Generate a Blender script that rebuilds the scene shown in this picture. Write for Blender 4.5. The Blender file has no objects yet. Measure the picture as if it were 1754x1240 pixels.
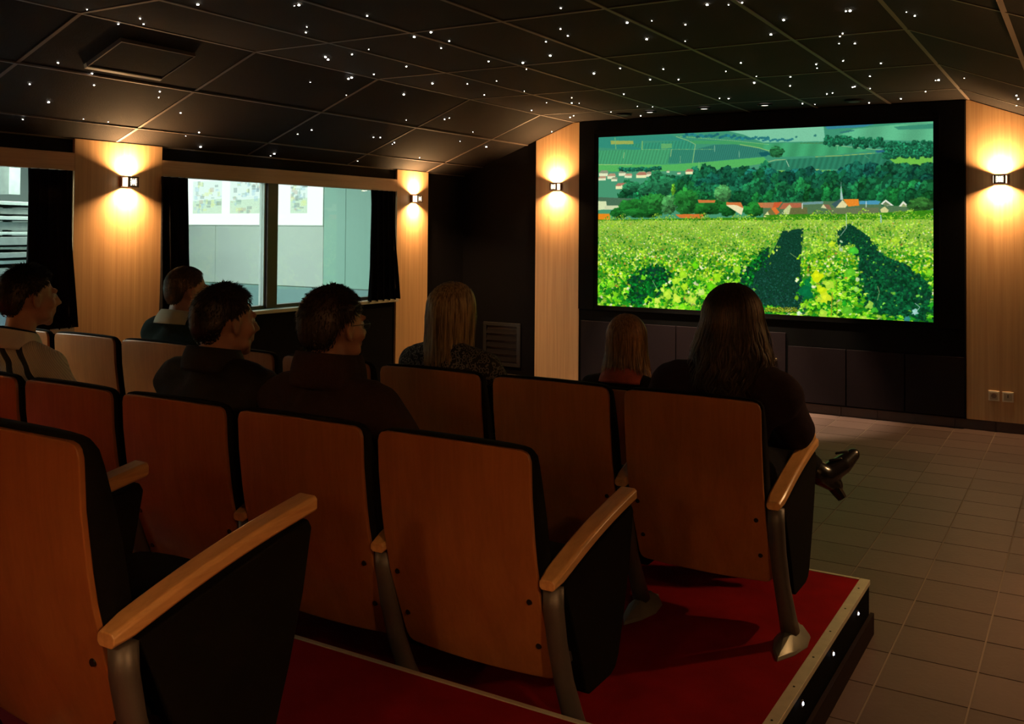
import bpy, bmesh, math, random
import numpy as np
from mathutils import Vector, Matrix, Euler
random.seed(7); np.random.seed(7)
C = bpy.context.scene.collection
PI = math.pi

# ------------------------------------------------------------------ camera, world, exposure
yaw, pitch, roll, FPX, CX, CY, EYE = 0.540924, 0.0212843, 0.00814817, 1650.816, 875.654, 361.518, 1.56266
fw = Vector((-math.sin(yaw)*math.cos(pitch), math.cos(yaw)*math.cos(pitch), math.sin(pitch)))
r0 = Vector((math.cos(yaw), math.sin(yaw), 0)); u0 = r0.cross(fw)
rt = r0*math.cos(roll) + u0*math.sin(roll); up = -r0*math.sin(roll) + u0*math.cos(roll)
cam = bpy.data.cameras.new('camera'); co = bpy.data.objects.new('camera', cam); C.objects.link(co)
co.matrix_world = Matrix(((rt.x, up.x, -fw.x, 0), (rt.y, up.y, -fw.y, 0), (rt.z, up.z, -fw.z, EYE), (0, 0, 0, 1)))
cam.sensor_width = 36; cam.lens = 36*FPX/1754; cam.shift_x = (877-CX)/1754; cam.shift_y = -(620-CY)/1754
cam.clip_start = .05
bpy.context.scene.camera = co
world = bpy.data.worlds.new('world'); bpy.context.scene.world = world; world.use_nodes = True
world.node_tree.nodes['Background'].inputs[0].default_value = (.02, .018, .016, 1)
world.node_tree.nodes['Background'].inputs[1].default_value = .3
vs = bpy.context.scene.view_settings
vs.view_transform = 'Standard'; vs.look = 'None'; vs.gamma = 1; vs.use_curve_mapping = False; vs.exposure = 0.0

LAMP_UP, LAMP_DOWN, LAMP_OUT = 18.0, 19.0, 1.7       # watts of the wall lamps
LAMP_COL = (1, .58, .25)
SPOT_W, SPOT_COL = 430, (1, .72, .45)
SCREEN_E = 0.92
ROOM2_W = 150
def area(name, loc, rot, sx, sy, w, col, spread=PI):
    l = bpy.data.lights.new(name, 'AREA'); l.shape = 'RECTANGLE'; l.size = sx; l.size_y = sy; l.energy = w; l.color = col; l.spread = spread
    o = bpy.data.objects.new(name, l); o.location = loc; o.rotation_euler = rot; C.objects.link(o); return o
area('next_room_ceiling_light', (-8.4, 6.2, 2.72), (0, 0, 0), 2.2, 2.6, ROOM2_W, (.93, 1, .93))
area('next_room_added_light', (-7.3, 1.95, 2.6), (0, 0, 0), 1.0, .6, ROOM2_W*1.6, (.93, 1, .93))  # unseen lamp added to light the seat backs through the nearest window

# ------------------------------------------------------------------ room numbers (metres)
XA, XR = -4.4416, -0.8416          # folds of the ceiling
ZC, SL = 2.668, .3838
XL, XRW = -5.78, .50               # side walls
YE, YB = 8.623, -1.0               # screen wall, rear wall
ZS = ZC - (XA-XL)*SL               # height of the side walls

# ------------------------------------------------------------------ materials
def new_mat(name):
    m = bpy.data.materials.new(name); m.use_nodes = True
    nt = m.node_tree; return m, nt, nt.nodes['Principled BSDF']
def nd(nt, t, **kw):
    n = nt.nodes.new(t)
    for k, v in kw.items():
        if k in n.inputs: n.inputs[k].default_value = v
        else: setattr(n, k, v)
    return n
def mixc(nt, fac, a, b):
    m = nt.nodes.new('ShaderNodeMix'); m.data_type = 'RGBA'
    for s, v in ((0, fac), (6, a), (7, b)):
        if hasattr(v, 'links'): nt.links.new(v, m.inputs[s])
        else: m.inputs[s].default_value = v
    return m.outputs[2]
def col4(c): return (c[0], c[1], c[2], 1)
def coords(nt, scale, kind='Object', rot=(0, 0, 0)):
    tc = nt.nodes.new('ShaderNodeTexCoord'); mp = nd(nt, 'ShaderNodeMapping'); mp.inputs['Scale'].default_value = scale
    mp.inputs['Rotation'].default_value = rot
    nt.links.new(tc.outputs[kind], mp.inputs[0]); return mp.outputs[0]
def plain(name, c, rough=.6, metal=0, noise=0, nscale=30, bump=0, bscale=200, spec=.5, coat=0, sheen=0, stretch=(1, 1, 1)):
    m, nt, b = new_mat(name)
    b.inputs['Base Color'].default_value = col4(c); b.inputs['Roughness'].default_value = rough; b.inputs['Metallic'].default_value = metal
    b.inputs['Specular IOR Level'].default_value = spec; b.inputs['Coat Weight'].default_value = coat
    b.inputs['Sheen Weight'].default_value = sheen
    if noise:
        n = nd(nt, 'ShaderNodeTexNoise', Scale=nscale, Detail=4); nt.links.new(coords(nt, stretch), n.inputs[0])
        o = mixc(nt, n.outputs[0], col4([x*(1-noise) for x in c]), col4([min(1, x*(1+noise)) for x in c]))
        nt.links.new(o, b.inputs['Base Color'])
    if bump:
        n = nd(nt, 'ShaderNodeTexNoise', Scale=bscale, Detail=3); nt.links.new(coords(nt, stretch), n.inputs[0])
        bp = nd(nt, 'ShaderNodeBump', Strength=bump, Distance=.004); nt.links.new(n.outputs[0], bp.inputs['Height']); nt.links.new(bp.outputs[0], b.inputs['Normal'])
    return m
def wood(name, c1, c2, scale=(14, 14, .7), rough=.35, coat=0, fine=60):
    m, nt, b = new_mat(name)
    v = coords(nt, scale)
    n = nd(nt, 'ShaderNodeTexNoise', Scale=1.6, Detail=5, Distortion=.6); nt.links.new(v, n.inputs[0])
    v2 = coords(nt, (scale[0]*9, scale[1]*9, scale[2]*4))
    n2 = nd(nt, 'ShaderNodeTexNoise', Scale=1.5, Detail=3); nt.links.new(v2, n2.inputs[0])
    a = nd(nt, 'ShaderNodeMath', operation='MULTIPLY'); nt.links.new(n2.outputs[0], a.inputs[0]); a.inputs[1].default_value = .45
    s = nd(nt, 'ShaderNodeMath', operation='ADD'); nt.links.new(n.outputs[0], s.inputs[0]); nt.links.new(a.outputs[0], s.inputs[1])
    mr = nd(nt, 'ShaderNodeMapRange'); nt.links.new(s.outputs[0], mr.inputs[0]); mr.inputs[1].default_value = .45; mr.inputs[2].default_value = 1.0
    nt.links.new(mixc(nt, mr.outputs[0], col4(c1), col4(c2)), b.inputs['Base Color'])
    b.inputs['Roughness'].default_value = rough; b.inputs['Coat Weight'].default_value = coat; b.inputs['Coat Roughness'].default_value = .2
    return m
def emit(name, c, e):
    m = bpy.data.materials.new(name); m.use_nodes = True; nt = m.node_tree; nt.nodes.clear()
    n = nd(nt, 'ShaderNodeEmission', Strength=e); n.inputs[0].default_value = col4(c)
    o = nt.nodes.new('ShaderNodeOutputMaterial'); nt.links.new(n.outputs[0], o.inputs[0]); return m
M = {}
M['wall'] = plain('black wall paint', (.0035, .003, .0035), .8, bump=.1, bscale=90, spec=.08)
M['beech'] = wood('beech veneer panel', (.50, .28, .125), (.69, .42, .205), (26, 26, .5), .42)
M['valance'] = wood('beech veneer board', (.46, .25, .13), (.62, .36, .19), (.5, .5, 22), .45)
M['ply'] = wood('varnished plywood back', (.36, .125, .034), (.50, .19, .055), (9, 9, .8), .33, .15)
M['arm'] = wood('varnished armrest wood', (.66, .31, .10), (.86, .46, .17), (40, 1.2, 40), .3, .4)
M['edge'] = plain('plywood edge', (.52, .22, .07), .35)
M['seat_fabric'] = plain('black seat fabric', (.005, .0045, .005), .9, bump=.3, bscale=700, spec=.08)
M['side'] = plain('black side fabric', (.0045, .004, .0035), .9, bump=.15, bscale=500, spec=.07)
M['steel'] = plain('grey painted steel', (.15, .13, .115), .5, .6, noise=.2, nscale=8)
M['foot'] = plain('cast aluminium foot', (.27, .26, .21), .45, .65, noise=.15, nscale=30)
M['bolt'] = plain('black bolt', (.01, .008, .008), .4)
M['carpet'] = plain('red carpet', (.235, .003, .004), .95, noise=.35, nscale=7, bump=.8, bscale=900, spec=.1)
M['tier_side'] = plain('black step riser', (.003, .003, .003), .8, spec=.04)
M['nosing'] = plain('beige aluminium nosing', (.50, .43, .31), .5, .35, noise=.2, nscale=25)
M['plinth'] = plain('dark brown plinth', (.014, .007, .006), .7, spec=.1)
M['grout'] = plain('floor grout', (.16, .12, .095), .9)
M['grid'] = plain('brown ceiling grid', (.075, .050, .036), .6)
M['tile_c'] = plain('black ceiling tile', (.0125, .0098, .0085), .85, noise=.25, nscale=3, bump=.35, bscale=120, spec=.1)
M['curtain'] = plain('black velvet curtain', (.0035, .003, .004), .85, sheen=.03, spec=.1)
M['frame'] = plain('dark window frame', (.06, .043, .038), .4, .3)
M['alu'] = plain('light aluminium', (.7, .75, .72), .35, .6)
M['sill'] = plain('light sill and painted rim glint', (.62, .55, .42), .45)
M['white'] = plain('white plastic', (.78, .70, .56), .35)
M['dark'] = plain('dark plastic', (.02, .012, .01), .4)
M['lamp_metal'] = plain('bronzed lamp metal', (.30, .18, .11), .5, .2)
M['lamp_glass'] = emit('glowing lamp glass', (1, .85, .6), 2.2)
M['lamp_side'] = emit('glowing frosted lamp side', (1, .84, .58), 3)
M['star'] = emit('fibre optic point', (1, .95, .85), 30)
M['spot'] = emit('downlight lens', (1, .86, .72), 3.5)
M['led'] = emit('step light', (.75, .80, 1), 14)
M['brass'] = plain('brass', (.8, .6, .35), .25, 1)
M['cupboard'] = plain('dark plum cupboard', (.010, .0055, .0075), .6, noise=.2, nscale=5, spec=.15)
M['vent'] = plain('dark vent', (.007, .0045, .0045), .7, spec=.1)
M['bezel'] = plain('black screen frame', (.002, .002, .0022), .7, spec=.08)
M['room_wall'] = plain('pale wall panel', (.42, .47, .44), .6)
M['room_wall_off_spill'] = plain('green grey wall beyond the light spill', (.24, .40, .34), .6)
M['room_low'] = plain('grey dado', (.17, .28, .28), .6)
M['room_floor'] = plain('pale floor', (.35, .42, .48), .5)
M['shelf_white'] = plain('white board', (.75, .85, .80), .45)
M['shelf_grey'] = plain('grey timber', (.33, .38, .36), .6, noise=.3, nscale=12)
M['pale_blue'] = plain('pale blue box', (.55, .72, .85), .5)
# glass: mirror by fresnel over clear
m = bpy.data.materials.new('window glass'); m.use_nodes = True; nt = m.node_tree; nt.nodes.clear()
g = nd(nt, 'ShaderNodeBsdfGlossy', Roughness=.01); t = nd(nt, 'ShaderNodeBsdfTransparent'); t.inputs[0].default_value = (.93, .98, .95, 1)
lw_ = nd(nt, 'ShaderNodeLayerWeight', Blend=.5); pw = nd(nt, 'ShaderNodeMath', operation='POWER'); pw.inputs[1].default_value = 5; nt.links.new(lw_.outputs['Facing'], pw.inputs[0])
fr = nd(nt, 'ShaderNodeMath', operation='MULTIPLY_ADD'); fr.inputs[1].default_value = .85; fr.inputs[2].default_value = .03; nt.links.new(pw.outputs[0], fr.inputs[0]); mx = nt.nodes.new('ShaderNodeMixShader'); o = nt.nodes.new('ShaderNodeOutputMaterial')
nt.links.new(fr.outputs[0], mx.inputs[0]); nt.links.new(t.outputs[0], mx.inputs[1]); nt.links.new(g.outputs[0], mx.inputs[2]); nt.links.new(mx.outputs[0], o.inputs[0])
M['glass'] = m
# floor tiles: every tile a slightly different tone
m, nt, b = new_mat('brown grey floor tile')
oi = nt.nodes.new('ShaderNodeObjectInfo'); n = nd(nt, 'ShaderNodeTexNoise', Scale=9, Detail=6); nt.links.new(coords(nt, (1, 1, 1), 'Object'), n.inputs[0])
c1 = mixc(nt, n.outputs[0], (.060, .038, .034, 1), (.108, .070, .062, 1)); c2 = mixc(nt, oi.outputs['Random'], (.054, .034, .031, 1), (.108, .070, .062, 1))
nt.links.new(mixc(nt, .5, c1, c2), b.inputs['Base Color']); b.inputs['Roughness'].default_value = .55; b.inputs['Specular IOR Level'].default_value = .28
n2 = nd(nt, 'ShaderNodeTexNoise', Scale=38, Detail=4); nt.links.new(coords(nt, (1, 1, 1), 'Object'), n2.inputs[0])
bp = nd(nt, 'ShaderNodeBump', Strength=.35, Distance=.003); nt.links.new(n2.outputs[0], bp.inputs['Height']); nt.links.new(bp.outputs[0], b.inputs['Normal'])
M['tile'] = m

# ------------------------------------------------------------------ mesh helpers
class MB:
    def __init__(s): s.v = []; s.f = []; s.uv = None
    def add(s, vs_, fs):
        n = len(s.v); s.v += [tuple(p) for p in vs_]; s.f += [tuple(i+n for i in f) for f in fs]; return s
    def box(s, x0, x1, y0, y1, z0, z1, mat=None):
        P = [(x0, y0, z0), (x1, y0, z0), (x1, y1, z0), (x0, y1, z0), (x0, y0, z1), (x1, y0, z1), (x1, y1, z1), (x0, y1, z1)]
        if mat is not None: P = [mat @ Vector(p) for p in P]
        return s.add(P, [(0, 3, 2, 1), (4, 5, 6, 7), (0, 1, 5, 4), (1, 2, 6, 5), (2, 3, 7, 6), (3, 0, 4, 7)])
    def prism(s, poly, a0, a1, axis='x'):
        """poly: list of 2D points, extruded along an axis; for x the points are (y,z), for y (x,z), for z (x,y)"""
        def P(p, a): return {'x': (a, p[0], p[1]), 'y': (p[0], a, p[1]), 'z': (p[0], p[1], a)}[axis]
        n = len(poly); vs_ = [P(p, a0) for p in poly] + [P(p, a1) for p in poly]
        return s.add(vs_, [tuple(range(n)), tuple(range(2*n-1, n-1, -1))] + [(i, i+n, (i+1) % n+n, (i+1) % n) for i in range(n)])
    def tube(s, pts, radii, n=10, flat=1.0, ref=Vector((0, 0, 1)), caps=True):
        pts = [Vector(p) for p in pts]; rings = []
        for i, p in enumerate(pts):
            d = (pts[min(i+1, len(pts)-1)] - pts[max(i-1, 0)]).normalized()
            a = d.cross(ref); a = a.normalized() if a.length > 1e-4 else d.orthogonal().normalized(); b_ = a.cross(d)
            r = radii[i] if hasattr(radii, '__len__') else radii
            rings.append([p + a*math.cos(2*PI*k/n)*r + b_*math.sin(2*PI*k/n)*r*flat for k in range(n)])
        vs_ = [q for r in rings for q in r]
        fs = [(i*n+k, i*n+(k+1) % n, (i+1)*n+(k+1) % n, (i+1)*n+k) for i in range(len(rings)-1) for k in range(n)]
        if caps: fs += [tuple(range(n-1, -1, -1)), tuple((len(rings)-1)*n+k for k in range(n))]
        return s.add(vs_, fs)
    def ball(s, c, r, n=10, m=7, rot=None):
        r = (r, r, r) if not hasattr(r, '__len__') else r; c = Vector(c); vs_ = []; fs = []
        def T(x, y, z):
            q = Vector((x*r[0], y*r[1], z*r[2]));
            if rot is not None: q = rot @ q
            return c + q
        vs_.append(T(0, 0, 1))
        for j in range(1, m):
            for k in range(n):
                t, p = PI*j/m, 2*PI*k/n; vs_.append(T(math.sin(t)*math.cos(p), math.sin(t)*math.sin(p), math.cos(t)))
        vs_.append(T(0, 0, -1)); L = len(vs_)-1
        for k in range(n): fs.append((0, 1+k, 1+(k+1) % n)); fs.append((L, 1+(m-2)*n+(k+1) % n, 1+(m-2)*n+k))
        for j in range(m-2):
            for k in range(n): fs.append((1+j*n+k, 1+(j+1)*n+k, 1+(j+1)*n+(k+1) % n, 1+j*n+(k+1) % n))
        return s.add(vs_, fs)
    def pill(s, a, b_, ra, rb, fx=1, fy=1, n=12):
        a, b_ = Vector(a), Vector(b_); d = (b_-a); L = d.length; d.normalize(); pts = []; rad = []
        for t in (-1, -.85, -.5): pts.append(a + d*ra*t); rad.append(ra*math.sqrt(max(1-t*t, .02)))
        for t in (0, .5, 1): pts.append(a + d*L*t); rad.append(ra+(rb-ra)*t)
        for t in (.5, .85, 1): pts.append(b_ + d*rb*t); rad.append(rb*math.sqrt(max(1-t*t, .02)))
        n0 = len(s.v); s.tube(pts, rad, n)
        if fx != 1 or fy != 1:
            mid = (a+b_)/2
            for i in range(n0, len(s.v)):
                q = s.v[i]; ax = a + d*((Vector(q)-a).dot(d)); s.v[i] = (ax.x+(q[0]-ax.x)*fx, ax.y+(q[1]-ax.y)*fy, q[2])
        return s
    def mesh(s, name, mats, smooth=False):
        me = bpy.data.meshes.new(name); me.from_pydata(s.v, [], s.f)
        for m_ in (mats if isinstance(mats, (list, tuple)) else [mats]): me.materials.append(m_)
        bm = bmesh.new(); bm.from_mesh(me); bmesh.ops.recalc_face_normals(bm, faces=bm.faces); bm.to_mesh(me); bm.free()
        if smooth:
            me.polygons.foreach_set('use_smooth', [True]*len(me.polygons))
        me.update(); return me
    def build(s, name, mats, parent=None, smooth=False, bevel=0, seg=2, **props):
        o = bpy.data.objects.new(name, s.mesh(name, mats, smooth)); C.objects.link(o)
        if parent is not None: o.parent = parent
        if bevel:
            md = o.modifiers.new('bevel', 'BEVEL'); md.width = bevel; md.segments = seg; md.limit_method = 'ANGLE'; md.angle_limit = .6
            if smooth is False:
                o.data.polygons.foreach_set('use_smooth', [True]*len(o.data.polygons)); md.harden_normals = True
        for k, v in props.items(): o[k] = v
        return o
def box(name, m_, x0, x1, y0, y1, z0, z1, parent=None, bevel=0, **props): return MB().box(x0, x1, y0, y1, z0, z1).build(name, m_, parent, bevel=bevel, **props)
def tag(o, label, cat, group=None):
    o['label'] = label; o['category'] = cat
    if group: o['group'] = group
    return o
def empty(name, loc=(0, 0, 0), rz=0, label=None, cat=None, group=None):
    o = bpy.data.objects.new(name, None); o.location = loc; o.rotation_euler = (0, 0, rz); o.empty_display_size = .1; C.objects.link(o)
    if label: tag(o, label, cat, group)
    return o
def copy_tree(o, parent=None):
    c = o.copy(); C.objects.link(c)
    if parent is not None: c.parent = parent
    for ch in list(o.children): copy_tree(ch, c)
    return c
ST = dict(kind='structure')
# ------------------------------------------------------------------ ceiling: black panels in a brown grid, flat in the middle, sloping to both sides
ceiling = MB()
zt = .10
prof = [(XL-.1, ZS-.1*SL+.03), (XA, ZC+.03), (XR, ZC+.03), (XRW+.1, ZC+.03-(XRW+.1-XR)*SL)]
ceiling.prism(prof + [(x, z+zt) for x, z in prof[::-1]], YB-.1, YE+.1, 'y')
ceil = ceiling.build('ceiling', M['tile_c'], **ST)
q, y0c = 1.209, 3.0834
cuts = [YB] + [y0c+q*k for k in range(-3, 5)] + [YE]
t0 = .5513
def strip_pts(xa, xb):        # heights at the panel's two long edges
    def z(x): return ZC - max(0, XA-x)*SL - max(0, x-XR)*SL
    return z(xa), z(xb)
cols = [(XL, XA-2*t0), (XA-2*t0, XA-t0), (XA-t0, XA)] + [(XA+.6*j, XA+.6*(j+1)) for j in range(6)] + [(XR, XR+t0), (XR+t0, XR+2*t0), (XR+2*t0, XRW)]
g_ = .006
for xa, xb in cols:
    for ya, yb in zip(cuts[:-1], cuts[1:]):
        za, zb = strip_pts(xa, xb)
        xa_, xb_, ya_, yb_ = xa+g_, xb-g_, ya+g_, yb-g_
        sl_ = (zb-za)/(xb-xa); z1, z2 = za+sl_*g_, zb-sl_*g_
        b = MB().add([(xa_, ya_, z1), (xb_, ya_, z2), (xb_, yb_, z2), (xa_, yb_, z1), (xa_, ya_, z1+.02), (xb_, ya_, z2+.02), (xb_, yb_, z2+.02), (xa_, yb_, z1+.02)],
                     [(0, 3, 2, 1), (4, 5, 6, 7), (0, 1, 5, 4), (1, 2, 6, 5), (2, 3, 7, 6), (3, 0, 4, 7)])
        b.build('ceiling_tile', M['tile_c'], ceil)
hw = .011
for x in sorted({c[0] for c in cols} | {cols[-1][1]}):
    z = ZC - max(0, XA-x)*SL - max(0, x-XR)*SL
    MB().box(x-hw, x+hw, YB, YE, z-.005, z+.022).build('grid_bar', M['grid'], ceil)
for y in cuts[1:-1]:
    p = [(XL, ZS), (XA, ZC), (XR, ZC), (XRW, ZC-(XRW-XR)*SL)]
    MB().prism([(a, b_-.004) for a, b_ in p] + [(a, b_+.022) for a, b_ in p[::-1]], y-hw, y+hw, 'y').build('grid_bar', M['grid'], ceil)
# hatch on the left slope
hz = lambda x: ZC - (XA-x)*SL
hatch = empty('ceiling_hatch', (-4.73, 3.68, hz(-4.73)), 0, 'slim black square hatch lowered from the left ceiling slope, one rim coloured pale for lamplight', 'ceiling hatch')
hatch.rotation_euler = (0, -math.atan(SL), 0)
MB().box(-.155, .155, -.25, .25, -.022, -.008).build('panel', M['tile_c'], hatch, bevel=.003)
MB().box(-.178, -.155, -.258, .258, -.028, -.002).build('rim', M['sill'], hatch)  # pale sill colour paints the lamplight along this window-side rim
hb = MB()
for a in ((.155, .163, -.258, .258), (-.155, .155, -.258, -.25), (-.155, .155, .25, .258)): hb.box(a[0], a[1], a[2], a[3], -.026, -.002)
hb.build('rim', M['grid'], hatch)

# ------------------------------------------------------------------ stars
STARS = "-3.75,3.24,3 -3.35,3.49,1.5 -3.32,3.49,2.5 -4.33,3.04,1 -4.27,3.31,2 -4.46,3.32,2 -4.37,3.41,2 -3.64,3.89,1 -3.75,4,2.2 -4.17,4.63,2.5 -4.22,4.71,2.5 -4.64,5,1.5 -4.71,5.46,1.5 -4.92,3.28,2 -4.97,3.53,1.8 -5.09,3.63,1.8 -5.18,3.28,2 -5.35,3.51,3 -5.05,4.07,2 -5.12,4.12,1.3 -5.27,4.42,2 -5.5,3.85,1.3 -5.5,4.03,1.3 -5.59,3.5,1.5 -5.5,4.78,1.8 -5.57,4.72,1.5 -5.71,4.98,2.8 -5.26,5.69,2 -5.35,5.63,1.5 -5.7,5.73,2.8 -5.74,5.73,1.5 -3.18,3.84,2.2 -3.13,4.33,2.6 -3.29,4.39,3.5 -3.18,4.58,2.3 -3.35,4.74,2 -3.96,4.64,2 -3.76,4.56,1.5 -4.51,5.25,2.5 -4.49,5.26,2.5 -4.33,5.31,1.8 -3.93,5.16,1.8 -4.56,5.96,3 -4.21,5.85,2.5 -3.34,5.26,2 -3.99,5.99,2 -4.19,6.54,2.3 -3.72,5.97,1 -3.8,6.51,1.4 -3.17,5.41,2.8 -3.27,5.63,1 -2.7,4.87,2.2 -2.89,5.27,3.3 -2.23,4.17,2.3 -2.46,4.6,2 -2.51,4.78,1.8 -2.08,4.63,3.3 -1.95,4.65,1.5 -2.16,5.08,2.6 -2.95,6.01,2.8 -2.7,5.9,2.2 -2.71,6.44,1.7 -2.46,6.07,2.2 -3.18,7.02,2 -3.79,7.3,1.8 -3.74,7.34,1.5 -3.64,7.01,0.8 -3.97,7.18,0.8 -4.34,7.57,2.2 -4.28,8.21,2 -4.19,8.11,1.4 -3.75,8,1.4 -3.38,7.75,0.7 -3.28,7.85,1.6 -3.63,8.4,2 -4.9,6.44,1.6 -4.79,6.84,2 -4.76,6.87,1 -4.91,7.47,0.9 -5.1,7.54,1.3 -5.13,8.05,2.6 -5.24,6.43,1.8 -5.23,6.51,1.8 -5.28,6.77,2 -5.31,6.78,1 -5.49,7.43,1.5 -5.68,6.75,1 -4.67,8.56,1.3 -1.58,4.45,3.4 -1.49,4.5,1.5 -1.42,4.49,2 -1.83,4.82,2.4 -1.99,5.24,1.6 -1.35,4.96,2.6 -1.51,5.29,3.4 -1.03,4.91,2 -1.01,4.91,2.8 -0.75,4.91,1.2 -0.72,4.96,2 -1.16,5.45,2 -1.19,5.52,2 -1.24,5.73,1.5 -1.16,5.77,2.2 -1.34,6.31,2.4 -1.93,6.08,2 -2.12,6.35,1.5 -2,6.65,1.3 -2.1,6.93,2.6 -2.53,6.53,2.4 -1.8,6.79,2.2 -1.91,7.2,2.2 -1.52,6.36,1.8 -1.55,6.51,1.5 -1.15,6.52,1.9 -1.31,7.02,2 -0.92,7.42,2.6 -0.94,7.43,1.5 -0.72,7.1,1.4 -1.52,7.48,2.2 -1.5,7.46,1.8 -1.42,7.61,0.9 -1.77,7.75,1.8 -1.72,7.72,1.5 -2.59,7.6,1.3 -2.53,7.65,2 -1.08,7.97,1.8 -1.31,8.3,1.7 -2.08,8.23,2.3 -2,8.33,1.4 -1.58,8.43,2 -0.42,7.27,2 -0.42,7.46,1.7 -0.46,7.96,1.6"
near = [(-5.0, 3.6, 'over the wood pillar between the windows'), (-5.3, 5.9, 'over the middle window'), (-4.9, 7.6, 'near the far left corner'), (-3.9, 3.7, 'beside the black ceiling hatch'),
        (-3.3, 5.2, 'over the middle rows of seats'), (-3.6, 7.6, 'above the left end of the screen'), (-1.9, 4.8, 'high over the aisle seats'), (-2.2, 7.0, 'above the middle of the screen'),
        (-1.2, 5.2, 'over the tiled aisle'), (-1.3, 7.4, 'above the right end of the screen'), (-.4, 7.5, 'on the right ceiling slope')]
star_mesh = {}
SZ = ['bright', 'small', 'very faint']; ORDN = ['first', 'second', 'third', 'fourth', 'fifth', 'sixth', 'seventh', 'eighth', 'ninth', 'tenth', 'eleventh', 'twelfth', 'thirteenth', 'fourteenth']
def place_of(x, y): return min(near, key=lambda n_: (n_[0]-x)**2+(n_[1]-y)**2)[2]
rank = {}
for s in sorted(STARS.split(), key=lambda t: float(t.split(',')[0])/float(t.split(',')[1])):
    x, y, b = map(float, s.split(',')); rank.setdefault((0 if b >= 2.5 else 1 if b >= 1.7 else 2, place_of(x, y)), []).append(s)
for s in STARS.split():
    x, y, b = map(float, s.split(','))
    z = ZC - max(0, XA-x)*SL - max(0, x-XR)*SL
    sz, cls = (('bright', 0) if b >= 2.5 else ('medium', 1) if b >= 1.7 else ('faint', 2))
    d = math.sqrt(x*x+y*y)
    r = (.0058, .0038, .0025)[cls]
    key = cls
    if key not in star_mesh:
        mb = MB(); mb.ball((0, 0, 0), (r, r, r*.6), 8, 4); star_mesh[key] = mb.mesh('star_light', M['star'])
    o = bpy.data.objects.new('star_light', star_mesh[key]); C.objects.link(o)
    o.location = (x, y, z-.004); sc_ = .75+.25*d/4; o.scale = (sc_, sc_, sc_)
    w = place_of(x, y)
    kk = rank[(cls, w)].index(s)
    tag(o, '%s %s ceiling star from the left, %s' % (ORDN[kk], SZ[cls], w), 'ceiling light', sz + ' star points ' + w)

# ------------------------------------------------------------------ downlights by the screen
def disc(mb, c, r, h, n=20, taper=1.0): mb.tube([(c[0], c[1], c[2]), (c[0], c[1], c[2]-h)], [r, r*taper], n)
for i, (x, y, on, lab) in enumerate([(-3.723, 8.215, 0, 'unlit dark round spotlight in the ceiling left of the lit downlights'), (-3.422, 8.126, 1, 'lit round downlight nearest the left end of the screen'),
                       (-2.906, 8.116, 1, 'lit round downlight in the middle of the three before the screen'), (-2.372, 8.132, 1, 'lit round downlight rightmost of the three before the screen'),
                       (-1.658, 8.218, 0, 'unlit dark round spotlight in the ceiling near the right end of the screen')]):
    dl = empty('downlight', (x, y, ZC-.005), 0, lab, 'downlight', 'round downlights before the screen')
    mb = MB(); n = 22
    ro, ri = (.062, .038) if on else (.075, .045)
    vs_ = []
    for rr, zz in ((ro, 0), (ro, -.008), (ri, -.012), (ri, -.001)): vs_ += [(rr*math.cos(2*PI*k/n), rr*math.sin(2*PI*k/n), zz) for k in range(n)]
    mb.add(vs_, [(j*n+k, j*n+(k+1) % n, (j+1)*n+(k+1) % n, (j+1)*n+k) for j in range(3) for k in range(n)])
    mb.build('ring', M['vent'], dl, smooth=True)
    mb = MB(); disc(mb, (0, 0, -.001), ri, .005 if on else .012); mb.build('lens', M['spot'] if on else M['dark'], dl)
    if on:
        l = bpy.data.lights.new('downlight_beam', 'SPOT'); l.energy = SPOT_W; l.color = SPOT_COL; l.spot_size = .82; l.spot_blend = .5; l.shadow_soft_size = .03
        lo = bpy.data.objects.new('downlight_beam', l); lo.location = (x, y, ZC-.03); lo.rotation_euler = (math.radians(4), 0, 0); C.objects.link(lo)

# ------------------------------------------------------------------ floor of tiles with recessed joints
floor = box('floor', M['grout'], XL-.1, XRW+.1, YB-.1, YE+.1, -.12, -.0025, **ST)
px, py = .2984, .3035
tm = MB().box(-px/2+.0035, px/2-.0035, -py/2+.0035, py/2-.0035, -.011, 0).mesh('floor_tile', M['tile'])
X0t, Y0t = -.35, 4.154
near_t, rest = [], MB()
for i in range(-19, 4):
    for j in range(-17, 16):
        x0, x1 = X0t+px*i, X0t+px*(i+1); ya, yb = Y0t+py*j, Y0t+py*(j+1)
        if x1 < XL or x0 > XRW or yb < YB or ya > YE: continue
        inside = x0 > XL and x1 < XRW and ya > YB and yb < YE
        cx_, cy_ = (x0+x1)/2, (ya+yb)/2
        vis = cx_ > -2.6 and cy_ > 2.6 and (cx_ > -.75 or cy_ > 3.9)
        if inside and vis: near_t.append((cx_, cy_))
        else:
            rest.box(max(x0, XL)+.0035, min(x1, XRW)-.0035, max(ya, YB)+.0035, min(yb, YE)-.0035, -.011, 0)
near_t.sort(key=lambda p: p[0]**2+p[1]**2)
for i, (x, y) in enumerate(near_t[:299]):
    o = bpy.data.objects.new('floor_tile', tm); o.location = (x, y, 0); o.parent = floor; C.objects.link(o)
for x, y in near_t[299:]: rest.box(x-px/2+.0035, x+px/2-.0035, y-py/2+.0035, y+py/2-.0035, -.011, 0)
rest.build('floor_tiles_beyond', M['tile'], floor, kind='stuff')

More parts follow.
